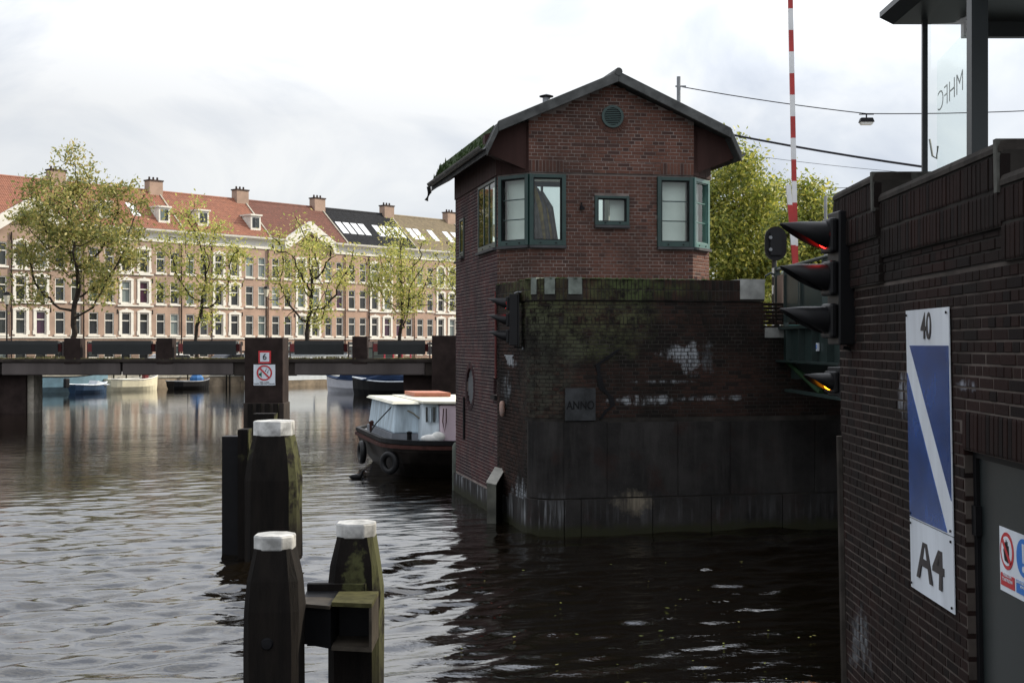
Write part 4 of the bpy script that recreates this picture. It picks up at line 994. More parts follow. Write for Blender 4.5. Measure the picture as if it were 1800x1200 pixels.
MB().box(-34, -3.1, BZ+.1, BZ+9, 1.86, 2.38).build('deck', m_conc, fb_)
bs_ = [-420, 118, 424, 560, 752]
for a, b in ((-300, -170), (-168, 2), (4, 214), (216, 412), (518, 748)):
    MB().box(bx(a)+.02, bx(b)-.02, BZ-.16, BZ+.1, bz(659), bz(637)).build('beam', m_conc2, fb_, bevel=.05)
for a, b in ((412, 432), (500, 522), (745, 764)): MB().box(bx(a), bx(b), BZ-.1, BZ+.12, bz(660), bz(632)).build('bearing_block', m_conc, fb_, bevel=.03)
MB().box(bx(-400), bx(770), BZ-.22, BZ+.1, bz(636), bz(630.5)).build('ledge', m_conc, fb_)
MB().box(bx(-400), bx(770), BZ-.1, BZ+.1, bz(630.3), bz(629)).build('kerb', m_conc2, fb_)
for a, b, yt in ((115, 144, 594), (277, 305, 594), (620, 646, 591), (-45, -17, 595)):
    MB().box(bx(a), bx(b), BZ-.2, BZ+.5, bz(639), bz(yt)).build('parapet_post', m_post, fb_, bevel=.02)
for a, b in ((-17, 112), (152, 276), (312, 425), (508, 614), (654, 757), (-180, -50)):
    gir = MB().extr([(-.12, 0), (.1, .06), (.12, .6), (-.16, .62), (-.16, .45)], (bx(a)+.25, BZ+.1, bz(623)), (0, 1, 0), (0, 0, 1), (1, 0, 0), bx(b)-bx(a)-.5).build('parapet_girder', m_flower, fb_)
    for e0_, e1_, mr_ in ((bx(a)+.05, bx(a)+.24, m_rdot), (bx(b)-.24, bx(b)-.1, m_rdark)):
        MB().box(e0_, e1_, BZ-.02, BZ+.22, bz(618), bz(604)).build('red_end', mr_, gir)
    for k in range(2): 
        q = bx(a)+.01+(bx(b)-bx(a)-.08)*k; MB().box(q, q+.06, BZ+.02, BZ+.08, bz(629), bz(600)).build('rail_stanchion', m_conc2, fb_)
    MB().box(bx(a), bx(b), BZ+.12, BZ+.16, bz(626.5), bz(625.3)).build('lower_rail', m_conc2, fb_)
mb = MB()
for k in range(1500):
    x = r_.uniform(bx(-60), bx(765)); h = r_.uniform(.03, .10)*(1+.8*math.sin(x*1.3)*math.sin(x*.7)); y = r_.uniform(BZ-.2, BZ+.02); w_ = r_.uniform(.03, .09); z = bz(630.6)
    mb.add([(x-w_, y, z-.02), (x+w_, y-.03, z-.02), (x, y+w_, z-.02), (x+r_.uniform(-.05, .05), y, z+abs(h))], [(0, 1, 3), (1, 2, 3), (2, 0, 3)])
mb.build('ledge_moss', m_moss, fb_)['kind'] = 'stuff'
MB().box(bx(-260), bx(41), BZ+.3, BZ+1.8, -2, 1.9).build('bridge_pier', m_post, fb_); 
MB().box(bx(38), bx(52), BZ+.5, BZ+1.6, -2, 1.8).build('sunlit_pier_side', M('sunlit_pier_tone', (.30, .27, .22), .85, var=.4, ns=3), fb_)  # pale strip: sunlight on the pier's right side put into the colour
MB().box(bx(388), bx(440), BZ+7.5, BZ+9, -2, 1.9).build('bridge_pier', m_post, fb_)
MB().box(bx(708), bx(830), BZ+.3, BZ+9, -2, 1.9).build('abutment', m_post, fb_)
MB().box(bx(763), bx(820), BZ-1.6, BZ+.5, -2, bz(590)).build('end_pillar', m_post, fb_, bevel=.02)
# freestanding pillar with signs
PZ = 49.; qx = lambda px: (px-900)/F*PZ; qz_ = lambda py: EYE-(py-606)/F*PZ
pl = thing('sign_pillar', 'square dark brick pillar rising from the water in front of the low bridge', 'pillar', (qx(464), PZ+.6, 0))
MB().box(qx(430), qx(497), PZ, PZ+1.3, -2, qz_(593)).build('pillar', m_post, pl, bevel=.02)
MB().box(qx(428), qx(499), PZ-.03, PZ+1.33, -2, qz_(708)).build('plinth', m_conc, pl, bevel=.02)
for k in range(4): MB().box(qx(436+k*15), qx(445+k*15), PZ-.09, PZ-.032, -1, qz_(709)).build('fender_board', m_pile, pl)
def circ3(mb, cx, cz, y, r, r2=0, n=32, th=.01):
    pts = [(cx+math.cos(2*math.pi*k/n)*q, yy, cz+math.sin(2*math.pi*k/n)*q) for yy in (y, y+th) for q in ((r, r2) if r2 else (r,)) for k in range(n)]
    if r2: f = [t for k in range(n) for j in [(k+1) % n] for t in ((k, j, n+j, n+k), (2*n+k, 2*n+j, 3*n+j, 3*n+k), (k, j, 2*n+j, 2*n+k), (n+k, n+j, 3*n+j, 3*n+k))]
    else: f = [tuple(range(n)), tuple(range(n, 2*n))]+[(k, (k+1) % n, n+(k+1) % n, n+k) for k in range(n)]
    return mb.add(pts, f)
six = thing('number_sign', 'square white sign with a red border and the number 6 on the dark pillar', 'sign', (qx(465), PZ-.03, qz_(628)))
MB().box(qx(454.5), qx(476.5), PZ-.03, PZ-.01, qz_(638.5), qz_(616.5)).build('plate', m_red, six)
pl_ = MB().box(qx(457.5), qx(473.5), PZ-.036, PZ-.031, qz_(635.5), qz_(619.5)).build('inner_panel', m_white, six)
text('number', '6', m_ink, six, (qx(465.5), PZ-.038, qz_(627.5)), (1, 0, 0), (0, 0, 1), .32, bold=.012)
mus = thing('music_sign', 'white square sign with red circle striking out a loudspeaker, below the number 6', 'sign', (qx(465), PZ-.03, qz_(659)))
MB().box(qx(446), qx(484), PZ-.03, PZ-.01, qz_(677), qz_(640.5)).build('plate', m_white, mus)
rc, rz_ = qx(465), qz_(655); ro = 13.6/F*PZ
m_sgreen = M('dark_green_print', (.01, .10, .06), .5); 
spk = [(-9, -3), (-6, -3), (-1, -8), (-1, 8), (-6, 3), (-9, 3)]; k_ = 1/F*PZ
MB().extr([(a*k_*.62-.09, b*k_*.62-.06) for a, b in spk], (rc, PZ-.036, rz_), (1, 0, 0), (0, 0, 1), (0, 1, 0), .005).build('loudspeaker', m_sgreen, mus)
for dx, dz in ((.04, .10), (.12, .04)):
    mb = MB(); circ3(mb, rc+dx, rz_+dz-.03, PZ-.036, .022, n=10, th=.005); mb.box(rc+dx+.015, rc+dx+.027, PZ-.036, PZ-.031, rz_+dz-.03, rz_+dz+.06); mb.box(rc+dx+.015, rc+dx+.07, PZ-.036, PZ-.031, rz_+dz+.05, rz_+dz+.065); mb.build('music_note', m_ink, mus)
mb = MB(); circ3(mb, rc, rz_, PZ-.042, ro, ro-.055, th=.005); mb.build('red_ring', m_red, mus)
s2 = ro-.03; w2 = .03
MB().extr([(-s2*c45-w2*c45, s2*c45-w2*c45), (-s2*c45+w2*c45, s2*c45+w2*c45), (s2*c45+w2*c45, -s2*c45+w2*c45), (s2*c45-w2*c45, -s2*c45-w2*c45)], (rc, PZ-.048, rz_), (1, 0, 0), (0, 0, 1), (0, 1, 0), .005).build('red_slash', m_red, mus)
text('lettering', 'GEEN HARDE\nELEKTR. VERSTERKTE MUZIEK', m_ink, mus, (qx(465), PZ-.034, qz_(673)), (1, 0, 0), (0, 0, 1), .058, bold=.01)

# ---------------------------------------------------------------- barge beside the house
m_hull = M('black_barge_hull', (.020, .016, .014), .5, var=.6, ns=1.5, bump=.3, bs=12)
m_deck = M('grey_painted_deck', (.15, .16, .18), .55, var=.35, ns=1.2); m_lb = M('faded_light_blue_paint', (.40, .49, .55), .6, var=.38, ns=4.5, streak=True)
m_pink = M('faded_pink_paint', (.52, .42, .47), .6, var=.12, ns=2); m_cream = M('cream_painted_roof', (.62, .60, .50), .6, var=.2, ns=1.5)
m_rust = M('rust_red_rail', (.055, .022, .018), .7, var=.5, ns=5); m_orange = M('orange_hatch_paint', (.42, .15, .085), .6, var=.2)
bg_ = thing('barge', 'old black canal barge with low faded blue and pink cabin beside the brick house', 'barge', (-1.8, 34, 0))
def plan(rn, y0, ins=0, x0=-2.95, x1=1.2, y1=35.4):
    p = []
    for k in range(9): a = R(180+90*k/8); p.append((x0+rn+math.cos(a)*(rn-ins), y0+rn*1.1+math.sin(a)*(rn*1.1-ins)))
    for k in range(9): a = R(270+90*k/8); p.append((x1-rn+math.cos(a)*(rn-ins), y0+rn*1.1+math.sin(a)*(rn*1.1-ins)))
    p += [(x1-ins, y1), (x0+1.0+ins, y1), (x0+.3+ins, y1-.35), (x0+ins, y1-1.1)]; return p
BX = lambda pts: [(x-(y-30)*.26, y) for x, y in pts]
levels = [(-.5, .75), (.0, .42), (.35, .16), (.62, .03), (.80, 0)]
pls = [BX(plan(1.1, 29.3+i_*1.2, i_)) for z, i_ in levels]
mb = MB()
for (z, _), q0_, (z2, _2), q1_ in zip(levels, pls, levels[1:], pls[1:]): mb.prism(q0_, z, z2, q1_)
mb.build('hull', m_hull, bg_)
MB().prism(BX(plan(1.1, 29.3, .03)), .80, .83).build('deck', m_deck, bg_)
def railstrip(ins0, ins1, z0, z1, m_, nm):
    a, b = BX(plan(1.1, 29.3, ins0)), BX(plan(1.1, 29.3, ins1)); mb = MB(); n = len(a)
    for i in range(n): j = (i+1) % n; mb.hexa([(*a[i], z0), (*a[j], z0), (*b[j], z0), (*b[i], z0), (*a[i], z1), (*a[j], z1), (*b[j], z1), (*b[i], z1)])
    mb.build(nm, m_, bg_)
railstrip(-.05, .0, .70, .78, m_rust, 'rubbing_strake'); railstrip(-.03, .09, .81, .90, m_black, 'gunwale')
def shb(pts): return BX(pts)
cab = shb([(-2.75, 30.5), (-1.55, 30.5), (-1.55, 37), (-2.75, 37)])
cz = [( -2.72, 30.5), (-1.7, 30.5)]
c1 = MB().prism(BX([(-2.63, 30.6), (-.9, 30.6), (-.9, 34.4), (-2.63, 34.4)]), .98, 1.66, BX([(-2.55, 30.66), (-.9, 30.66), (-.9, 34.3), (-2.55, 34.3)])).build('cabin', m_lb, bg_, bevel=.04)
MB().prism(BX([(-2.67, 30.55), (-.95, 30.55), (-.95, 34.4), (-2.67, 34.4)]), .83, .978).build('cabin_base', m_deck, bg_)
MB().prism(BX([(-2.68, 30.48), (-.85, 30.48), (-.85, 34.5), (-2.68, 34.5)]), 1.67, 1.73, BX([(-2.62, 30.6), (-.85, 30.6), (-.85, 34.4), (-2.62, 34.4)])).build('cabin_roof', m_cream, bg_, bevel=.01)
MB().prism(BX([(-2.05, 30.15), (-1.66, 29.95), (-1.66, 34), (-2.05, 34)]), .83, 1.69, BX([(-2.0, 30.3), (-1.66, 30.1), (-1.66, 34), (-2.0, 34)])).build('wheelhouse_side', M('streaked_white_blue_paint', (.42, .48, .52), .6, var=.4, ns=3, streak=True), bg_, bevel=.03)
for k in range(4):
    MB().box(-1.98+k*.085, -1.94+k*.085, 30.02-.0, 30.14, 1.28, 1.62).build('slat', m_lb if k % 2 else m_zinc, bg_)
MB().prism(BX([(-1.655, 29.9), (1.0, 29.9), (1.0, 34), (-1.655, 34)]), .83, 1.67, BX([(-1.655, 30.0), (1.0, 30.0), (1.0, 34), (-1.655, 34)])).build('pink_cabin', m_pink, bg_, bevel=.04)
MB().prism(BX([(-2.05, 29.95), (1.05, 29.8), (1.05, 34.2), (-2.05, 34.2)]), 1.70, 1.755).build('wheelhouse_roof', m_cream, bg_, bevel=.01)
MB().prism(BX([(-1.75, 32.6), (-.85, 32.6), (-.85, 34.0), (-1.75, 34.0)]), 1.76, 1.86).build('hatch', m_orange, bg_, bevel=.01)
for k in (0, 1): MB().box(-1.03+k*.11, -1.0+k*.11, 29.84, 29.88, 1.35, 1.48).build('air_slot', m_black, bg_)
for pts in ([(-2.44, 30.56, 1.52), (-2.3, 30.54, 1.45), (-2.17, 30.54, 1.34), (-2.05, 30.52, 1.46), (-1.93, 30.5, 1.50), (-1.86, 30.5, 1.42)], ):
    MB().tube(pts, .022, 6).build('rope', M('weathered_rope', (.20, .19, .15), .9), bg_)
MB().tube([(-2.85, 31.2, 1.62), (-2.8, 31.1, 1.2), (-2.72, 31.0, 1.15), (-2.74, 31.0, 1.62)], .02, 6).build('black_rope', m_black, bg_)
MB().tube([(-2.85, 31.2, 1.6), (-3.3, 31.8, 1.15), (-3.5, 32.3, .9)], .015, 6).build('mooring_line', m_black, bg_)
MB().tube([(-1.56, 29.86, 1.6), (-1.58, 29.84, 1.3), (-1.53, 29.84, 1.05), (-1.5, 29.84, 1.3), (-1.5, 29.86, 1.6)], .014, 6).build('red_hose', m_rust, bg_)
MB().lathe([(0, 1.08), (.07, 1.06), (.055, 1.0), (.055, .83)], (-2.35, 29.95, 0), n=12).build('bollard', m_black, bg_)
MB().lathe([(0, 1.12), (.08, 1.08), (.06, 1.0), (.06, .83)], (-3.6, 33.6, 0), n=12).build('bollard', m_rust, bg_)
# sack lying on deck, tyres on the hull
mb = MB(); 
for (x, z, rx_, rz2) in ((-1.82, .93, .26, .09), (-1.68, .96, .16, .12)):
    prf = [(math.sin(R(a))*1, -math.cos(R(a))) for a in range(0, 181, 20)]
    k0 = len(mb.v); mb.lathe(prf, (0, 0, 0), n=14); mb.v[k0:] = [(x+p[0]*rx_, 29.75+p[1]*.12, z+p[2]*rz2) for p in mb.v[k0:]]
o = mb.build('white_sack', M('white_sacking', (.65, .65, .62), .8), loc=(-1.75, 29.75, .84), smooth=True); tag(o, 'crumpled white sack lying on the barge deck below the pink cabin', 'sack')
def torus(c, Rr, r, nrm, m_, label):
    a = Vector(nrm).normalized(); u_ = Vector((0, 0, 1)); v_ = a.cross(u_).normalized(); mb = MB(); n, k = 24, 8; vv_ = []; f = []
    for i in range(n):
        t = 2*math.pi*i/n; d = u_*math.cos(t)+v_*math.sin(t)
        for j in range(k): s = 2*math.pi*j/k; vv_.append(Vector(c)+d*(Rr+r*math.cos(s))+a*r*math.sin(s))
    for i in range(n):
        for j in range(k): f.append((i*k+j, ((i+1) % n)*k+j, ((i+1) % n)*k+(j+1) % k, i*k+(j+1) % k))
    mb.add(vv_, f); o = mb.build('fender_tyre', m_, loc=c, smooth=True); tag(o, label, 'tyre', 'tyres hung on the barge')
torus((-3.74, 32.6, .38), .22, .08, (1, .3, 0), m_blackm, 'black tyre fender hanging at the leftmost corner of the barge')
torus((-2.80, 29.92, .36), .2, .075, (.7, 1, 0), m_blackm, 'black tyre fender hanging under the rust red rail at the near corner of the barge')
# coot
mb = MB(); c0 = P(626, 842, 29.8); prf = []
o = thing('coot', 'small black water bird swimming in front of the barge', 'bird', (c0.x, c0.y, 0))
mb = MB(); mb.tube([(c0.x-.17, c0.y, .06), (c0.x-.10, c0.y, .045), (c0.x, c0.y, .04), (c0.x+.09, c0.y, .05), (c0.x+.13, c0.y, .11), (c0.x+.145, c0.y, .17), (c0.x+.17, c0.y, .185), (c0.x+.20, c0.y, .175)], [.01, .05, .075, .06, .035, .03, .035, .015], 10)
mb.build('body', m_black, o, smooth=True); MB().tube([(c0.x+.205, c0.y, .175), (c0.x+.24, c0.y, .165)], [.012, .003], 6).build('beak', m_white, o)
# ---------------------------------------------------------------- far quay
rv = Vector((.665, .747)).normalized(); nv = Vector((-rv.y, rv.x))     # along the quay, away from the water
SZ_ = .95
def Q(s, n, z=0): p = rv*s+nv*n; return (p.x, p.y, z)
def QN(px, n):      # ray through photo column px meets the line n metres out
    a = (px-900)/F; Z = n/(nv.y+nv.x*a); return Z*(rv.x*a+rv.y), Z
QL, HL = 79.6, 107.5
m_asph = M('grey_street_paving', (.16, .15, .14), .9, var=.25, ns=1); m_quay = M('old_quay_masonry', (.22, .17, .115), .9, var=.55, ns=1.2, bump=.5, bs=8)
m_cope = M('pale_quay_coping', (.33, .31, .26), .85, var=.3, ns=2)
def sheet(name, pts, z0, z1, m_, kind='structure'):
    o = MB().prism([p[:2] for p in pts], z0, z1).build(name, m_); return tag(o, kind=kind)
sheet('street', [Q(-60, QL+.4), Q(160, QL+.4), Q(160, 240), Q(-60, 240)], -2, SZ_, m_asph)
ql = thing('quay_wall', 'old brown masonry quay wall with pale coping behind the moored boats', 'quay wall', Q(50, QL))
mb = MB(); mb.prism([Q(-60, QL)[:2], Q(160, QL)[:2], Q(160, QL+.39)[:2], Q(-60, QL+.39)[:2]], -2, .74); mb.build('wall', m_quay, ql)
for k in range(46):
    s0 = 22+k*2.2; MB().prism([Q(s0, QL-.06)[:2], Q(s0+2.18, QL-.06)[:2], Q(s0+2.18, QL+.6)[:2], Q(s0, QL+.6)[:2]], .742, SZ_+.06).build('coping_stone', m_cope, ql)
# right bank behind the house
m_ground = M('bank_paving', (.2, .19, .17), .9, var=.3, ns=.6)
sheet('bank_ground', [(1.2, 27.3), (9.0, 22.4), (120, 22), (160, 130), (4, 130), (-2.2, 67.5), (-2.25, 57.8), (1.2, 46.5)], -2, 3.1, m_ground)

# ---------------------------------------------------------------- terrace houses
m_hb = [M('brown_brick_facade', (.32, .225, .172), .9, var=.22, ns=.8, bump=.2, bs=10), M('red_brown_brick_facade', (.345, .235, .178), .9, var=.22, ns=.8, bump=.2, bs=10), M('orange_brown_brick_facade', (.36, .24, .178), .9, var=.22, ns=.8, bump=.2, bs=10)]
m_hw = M('white_facade_trim', (.62, .60, .54), .7, var=.1, ns=2); m_dark = M('dark_downpipe', (.05, .035, .03), .6)
def panemat():
    g = G('house_window_glass'); r = g.n('ObjectInfo').outputs['Random']; rp_ = g.n('ValToRGB'); g.set(rp_.inputs[0], r); e = rp_.color_ramp; e.interpolation = 'CONSTANT'
    cs = [(0, (.012, .014, .015)), (.38, (.03, .035, .035)), (.55, (.10, .13, .12)), (.70, (.02, .022, .022)), (.82, (.16, .19, .18)), (.92, (.045, .015, .035))]
    for i, (p, c) in enumerate(cs):
        x = e.elements[i] if i < 2 else e.elements.new(p)
        x.position = p; x.color = (*c, 1)
    return g.fin(rp_.outputs[0], .08, spec=.6)
m_pane = panemat()
def tiles(cr):
    return M('roof_tiles_'+{0: 'orange', 1: 'brown_red', 2: 'black', 3: 'tan', 4: 'grey'}[cr[0]], cr[1], .75, var=.28, ns=2.5, bump=.2)
m_tile = {k: tiles((k, c)) for k, c in {0: (.225, .085, .048), 1: (.13, .045, .028), 2: (.022, .023, .026), 3: (.17, .13, .075), 4: (.14, .12, .10)}.items()}
W = 10.35; FZ = [0, 3.02, 5.98, 8.92]    # sill heights above the street
CB, CT, RZ, RT = 11.85, 12.95, 17.15, 4.2    # cornice bottom, top, ridge height and set back
WX = [(.9, 0), (2.5, 0), (4.25, 1), (6.15, 1), (7.95, 0), (9.5, 0)]
_mesh = {}
def part(key, mbf, m_, parent, name, loc=None):
    if key not in _mesh:
        o = mbf().build(name, m_, parent, local=True); _mesh[key] = o.data
    else:
        o = bpy.data.objects.new(name, _mesh[key]); C.objects.link(o); o.parent = parent
    if loc: o.location = loc
    return o
def mk_frame(w, h, bar=.62):
    m_ = MB(); t = .09
    for a in ((-w/2, -w/2+t, 0, h), (w/2-t, w/2, 0, h), (-w/2+t, w/2-t, 0, t), (-w/2+t, w/2-t, h-t, h), (-w/2+t, w/2-t, h*bar, h*bar+.09)): m_.box(a[0], a[1], .06, .14, a[2], a[3])
    return m_
def house(k, wall, roofc, pediment, dormers, skylights, label):
    s0 = 52.3+W*(k-1); p = Q(s0, HL, SZ_)
    h = thing('terrace_house', label, 'house', p, math.atan2(rv.y, rv.x), 'row of terrace houses across the canal')
    holes_ = []
    for f in (1, 2, 3):
        for x, fr in WX: holes_.append((x-.48, x+.48, FZ[f], FZ[f]+2.05))
    gh = [(.9, 1.1, .9, 2.45), (2.5, 1.1, .9, 2.45), (4.25, 1.1, .05, 2.5), (6.15, 1.1, .05, 2.5), (7.95, 1.1, .9, 2.45), (9.5, 1.1, .9, 2.45)]
    holes_ += [(x-w_/2, x+w_/2, a, b) for x, w_, a, b in gh]
    def wallmb():
        m_ = MB(); ss = sorted({0, W-.01}|{q for hh in holes_ for q in hh[:2]})
        for a, b in zip(ss, ss[1:]):
            mid = (a+b)/2; z = 0
            for hh in sorted([hh for hh in holes_ if hh[0] < mid < hh[1]], key=lambda q: q[2]):
                m_.box(a, b, 0, .3, z, hh[2]); z = hh[3]
            m_.box(a, b, 0, .3, z, CT-.1)
        m_.box(0, W-.01, .32, 8.4, 0, CT-.1); return m_
    part(('wall',), wallmb, m_hb[0], h, 'wall')
    if wall: h.children[0].data = _mesh.setdefault(('wall', wall), h.children[0].data.copy()); h.children[0].data.materials[0] = m_hb[wall]
    for f in (1, 2, 3):
        for x, fr in WX:
            w_ = part(('win',), lambda: mk_frame(.96, 2.05), m_hw, h, 'window', (x, 0, FZ[f]))
            part(('pane',), lambda: MB().box(-.42, .42, .17, .2, .05, 2.0), m_pane, w_, 'pane')
            part(('sill',), lambda: MB().box(-.6, .6, -.12, .05, -.16, -.002), m_hw, w_, 'sill')
            if fr:
                def sur():
                    m_ = MB(); m_.box(-.74, -.482, -.06, .02, 0, 2.1); m_.box(.482, .74, -.06, .02, 0, 2.1)
                    m_.extr([(-.76, 0), (.76, 0), (.76, .12), (.45, .24), (.12, .28), (.1, .36), (-.1, .36), (-.12, .28), (-.45, .24), (-.76, .12)], (0, -.08, 2.1), (1, 0, 0), (0, 0, 1), (0, 1, 0), .1)
                    m_.box(-.80, -.742, -.06, .02, 0, .35); m_.box(.742, .80, -.06, .02, 0, .35)
                    m_.box(-.78, .78, -.05, .02, -.22, -.002) if 0 else None
                    return m_
                part(('sur',), sur, m_hw, w_, 'surround')
        part(('belt',), lambda: MB().box(3.3, 7.1, -.14, .01, -.30, -.165), m_hw, h, 'belt_course', (0, 0, FZ[f]))
        for x in (3.35, 7.05):
            part(('anchor',), lambda: MB().box(-.04, .04, -.05, .0, -.25, .15), m_black, h, 'wall_anchor', (x, 0, FZ[f]-.75 if f < 3 else FZ[f]-.75))
            if f == 3: part(('anchor',), None, None, h, 'wall_anchor', (x, 0, 11.45))
    for i, (x, w_, a, b) in enumerate(gh):
        o = part(('gwin', w_, a, b), lambda: mk_frame(w_, b-a, .7), m_hw, h, 'door' if a < .5 else 'window', (x, 0, a))
        part(('gpane', w_, a, b), lambda: MB().box(-w_/2+.06, w_/2-.06, .17, .2, .05, b-a-.05), m_pane, o, 'pane')
    part(('gband',), lambda: MB().box(0, W-.01, -.10, -.002, 2.68, 2.80), m_hw, h, 'ground_floor_band')
    def cornice(a, b):
        m_ = MB()
        if 1:
            m_.box(a, b, -.10, -.002, CB, CB+.2); m_.box(a, b, -.06, -.002, CB+.2, CT-.3); m_.extr([(-.12, 0), (-.62, .18), (-.66, .36), (0, .36), (0, 0)], (a, 0, CT-.3), (0, 1, 0), (0, 0, 1), (1, 0, 0), b-a)
        return m_
    for a, b in (((0, W-.01),) if not pediment else ((0, 2.0), (8.4, W-.01))): part(('corn', a, b), lambda: cornice(a, b), m_hw, h, 'cornice')
    if pediment:
        def gable(): return MB().extr([(2.0, CB), (8.4, CB), (8.4, CT-.2), (5.2, CT+1.75), (2.0, CT-.2)], (0, .01, 0), (1, 0, 0), (0, 0, 1), (0, 1, 0), .3)
        part(('gable',), gable, m_hb[2], h, 'gable_wall')
        def rak():
            m_ = MB()
            for sg in (1, -1):
                a = (5.2-sg*3.3, CB+.0); b = (5.2, CT+1.55); m_.extr([(a[0], a[1]), (b[0], b[1]-.55), (b[0], b[1]+.55), (a[0]-sg*.3, a[1]+1.05)], (0, -.5, 0), (1, 0, 0), (0, 0, 1), (0, 1, 0), .5)
            return m_
        part(('rak',), rak, m_hw, h, 'raking_cornice')
        def groof():
            m_ = MB(); y1 = 2.6; A = [(1.9, -.3, CT+.05), (5.2, -.3, CT+2.05), (8.5, -.3, CT+.05)]; m_.add(A+[(5.2, y1, CT+2.05)], [(0, 1, 3), (1, 2, 3)]); return m_
        part(('groof', roofc), groof, m_tile[roofc], h, 'gable_roof')
    # tiled roof: pantile ribs and course steps are real relief
    def roof():
        nx_, ny_ = int(W/.215)*3, 15; vs2 = []; L_ = RT+.45
        for j in range(ny_*2):
            t = (j//2+(j % 2)*.98)/ny_; y = -.45+L_*t; z = CT+.02+(RZ-CT)*t+(.05 if j % 2 == 0 else .0)
            for i in range(nx_+1): vs2.append((W*i/nx_, y, z+(.045 if i % 3 else 0)))
        fs2 = [(j*(nx_+1)+i, j*(nx_+1)+i+1, (j+1)*(nx_+1)+i+1, (j+1)*(nx_+1)+i) for j in range(ny_*2-1) for i in range(nx_)]
        m_ = MB(); m_.add(vs2, fs2); k_ = len(vs2)
        m_.add([(0, RT+.01, RZ), (W, RT+.01, RZ), (W, 2*RT+.3, CT), (0, 2*RT+.3, CT)], [(0, 1, 2, 3)]); return m_
    ro_ = part(('roof', roofc), roof, m_tile[roofc], h, 'tiled_roof'); ro_['kind'] = 'stuff'
    part(('ridge', roofc), lambda: MB().tube([(0, RT, RZ+.03), (W, RT, RZ+.03)], .13, 8), m_tile[roofc], h, 'ridge_tiles')
    part(('verge',), lambda: MB().hexa([(W-.12, -.45, CT), (W+.04, -.45, CT), (W+.04, RT, RZ), (W-.12, RT, RZ), (W-.12, -.45, CT+.2), (W+.04, -.45, CT+.2), (W+.04, RT, RZ+.18), (W-.12, RT, RZ+.18)]), m_cope, h, 'party_wall_capping')
    ch = part(('chim',), lambda: MB().box(W-1.25, W+.25, RT-.55, RT+.35, RZ-1.1, RZ+.95), m_hb[0], h, 'chimney')
    part(('chimcap',), lambda: MB().box(W-1.32, W+.32, RT-.62, RT+.42, RZ+.952, RZ+1.08), m_dark, ch, 'chimney_cap')
    for j in range(3): part(('pot',), lambda: MB().lathe([(.0, .3), (.09, .3), (.11, 0), (0, 0)], (0, 0, 0), n=8), m_dark, ch, 'chimney_pot', (W-1.0+j*.45, RT-.1, RZ+1.08))
    for x in (W-.15,) + ((3.35,) if k % 2 else ()): part(('pipe',), lambda: MB().tube([(0, -.1, 0), (0, -.1, CB)], .065, 6), m_dark, h, 'downpipe', (x, 0, 0))
    for x in dormers:
        def dm():
            m_ = MB(); m_.box(-.62, .62, .35, 2.1, CT+.75, CT+2.25); m_.box(-.74, .74, .2, 2.3, CT+2.25, CT+2.4); return m_
        d = part(('dormer',), dm, m_hw, h, 'dormer', (x, 0, 0))
        part(('dpane',), lambda: MB().box(-.4, -.04, .30, .345, CT+1.05, CT+2.05), m_pane, d, 'pane'); part(('dpane2',), lambda: MB().box(.04, .4, .30, .345, CT+1.05, CT+2.05), m_pane, d, 'pane')
    for x in skylights:
        def sk():
            a, b = .9, 2.35; za_, zb_ = CT+(RZ-CT)*(a+.45)/(RT+.45)+.12, CT+(RZ-CT)*(b+.45)/(RT+.45)+.12
            return MB().hexa([(-.42, a, za_-.08), (.42, a, za_-.08), (.42, b, zb_-.08), (-.42, b, zb_-.08), (-.42, a, za_), (.42, a, za_), (.42, b, zb_), (-.42, b, zb_)])
        part(('sky',), sk, m_sky, h, 'skylight', (x, 0, 0))
    return h
def skm():
    g = G('skylight_sky_reflection'); return g.fin((.55, .57, .60), .12, spec=.8)  # pale base colour stands in for the sky reflected in the glass
m_sky = skm()
house(0, 0, 0, 0, (2.5, 8.7), (), 'terrace house at the far left end of the row, cut off by the picture edge')
house(1, 0, 0, 1, (), (), 'terrace house with orange tiled roof and white pediment behind the tall leftmost tree')
house(2, 0, 0, 0, (2.3, 8.6), (6.0,), 'orange roofed terrace house directly right of the leftmost pediment, two white dormers')
house(3, 1, 0, 0, (2.7, 9.0), (), 'orange roofed terrace house next to the brown red roofed one, with two white dormers')
house(4, 2, 1, 1, (), (), 'terrace house with a brown red tiled roof and a white triangular pediment')
house(5, 2, 2, 0, (), (.9, 2.0, 3.1, 4.2, 6.3, 7.4, 8.5, 9.6), 'terrace house with a black tiled roof and two rows of white skylights')
house(6, 1, 3, 0, (), (1.2, 2.3, 4.6, 7.2, 8.6), 'terrace house with a tan coloured roof and a few scattered skylights')
house(7, 0, 4, 0, (), (2.0, 5.0), 'terrace house with grey roof partly hidden behind the keeper house')

# ---------------------------------------------------------------- trees
def leafmat(name, a, b, c):
    g = G(name); r = g.rand(); rp_ = g.n('ValToRGB'); g.set(rp_.inputs[0], r); e = rp_.color_ramp
    e.elements[0].position = 0; e.elements[0].color = (*a, 1); e.elements[1].position = 1; e.elements[1].color = (*c, 1); x = e.elements.new(.55); x.color = (*b, 1)
    nt = g.nt; tr = g.n('BsdfTranslucent'); g.set(tr.inputs[0], rp_.outputs[0]); ms = g.n('MixShader'); ms.inputs[0].default_value = .45
    g.set(g.b.inputs['Base Color'], rp_.outputs[0]); g.b.inputs['Roughness'].default_value = .55
    nt.links.new(g.b.outputs[0], ms.inputs[1]); nt.links.new(tr.outputs[0], ms.inputs[2]); nt.links.new(ms.outputs[0], nt.nodes['Material Output'].inputs[0]); return g.m
m_leaf = leafmat('autumn_leaves', (.22, .26, .06), (.42, .43, .11), (.58, .50, .16)); m_leaf1 = leafmat('olive_leaves', (.10, .12, .035), (.27, .28, .075), (.48, .38, .13))
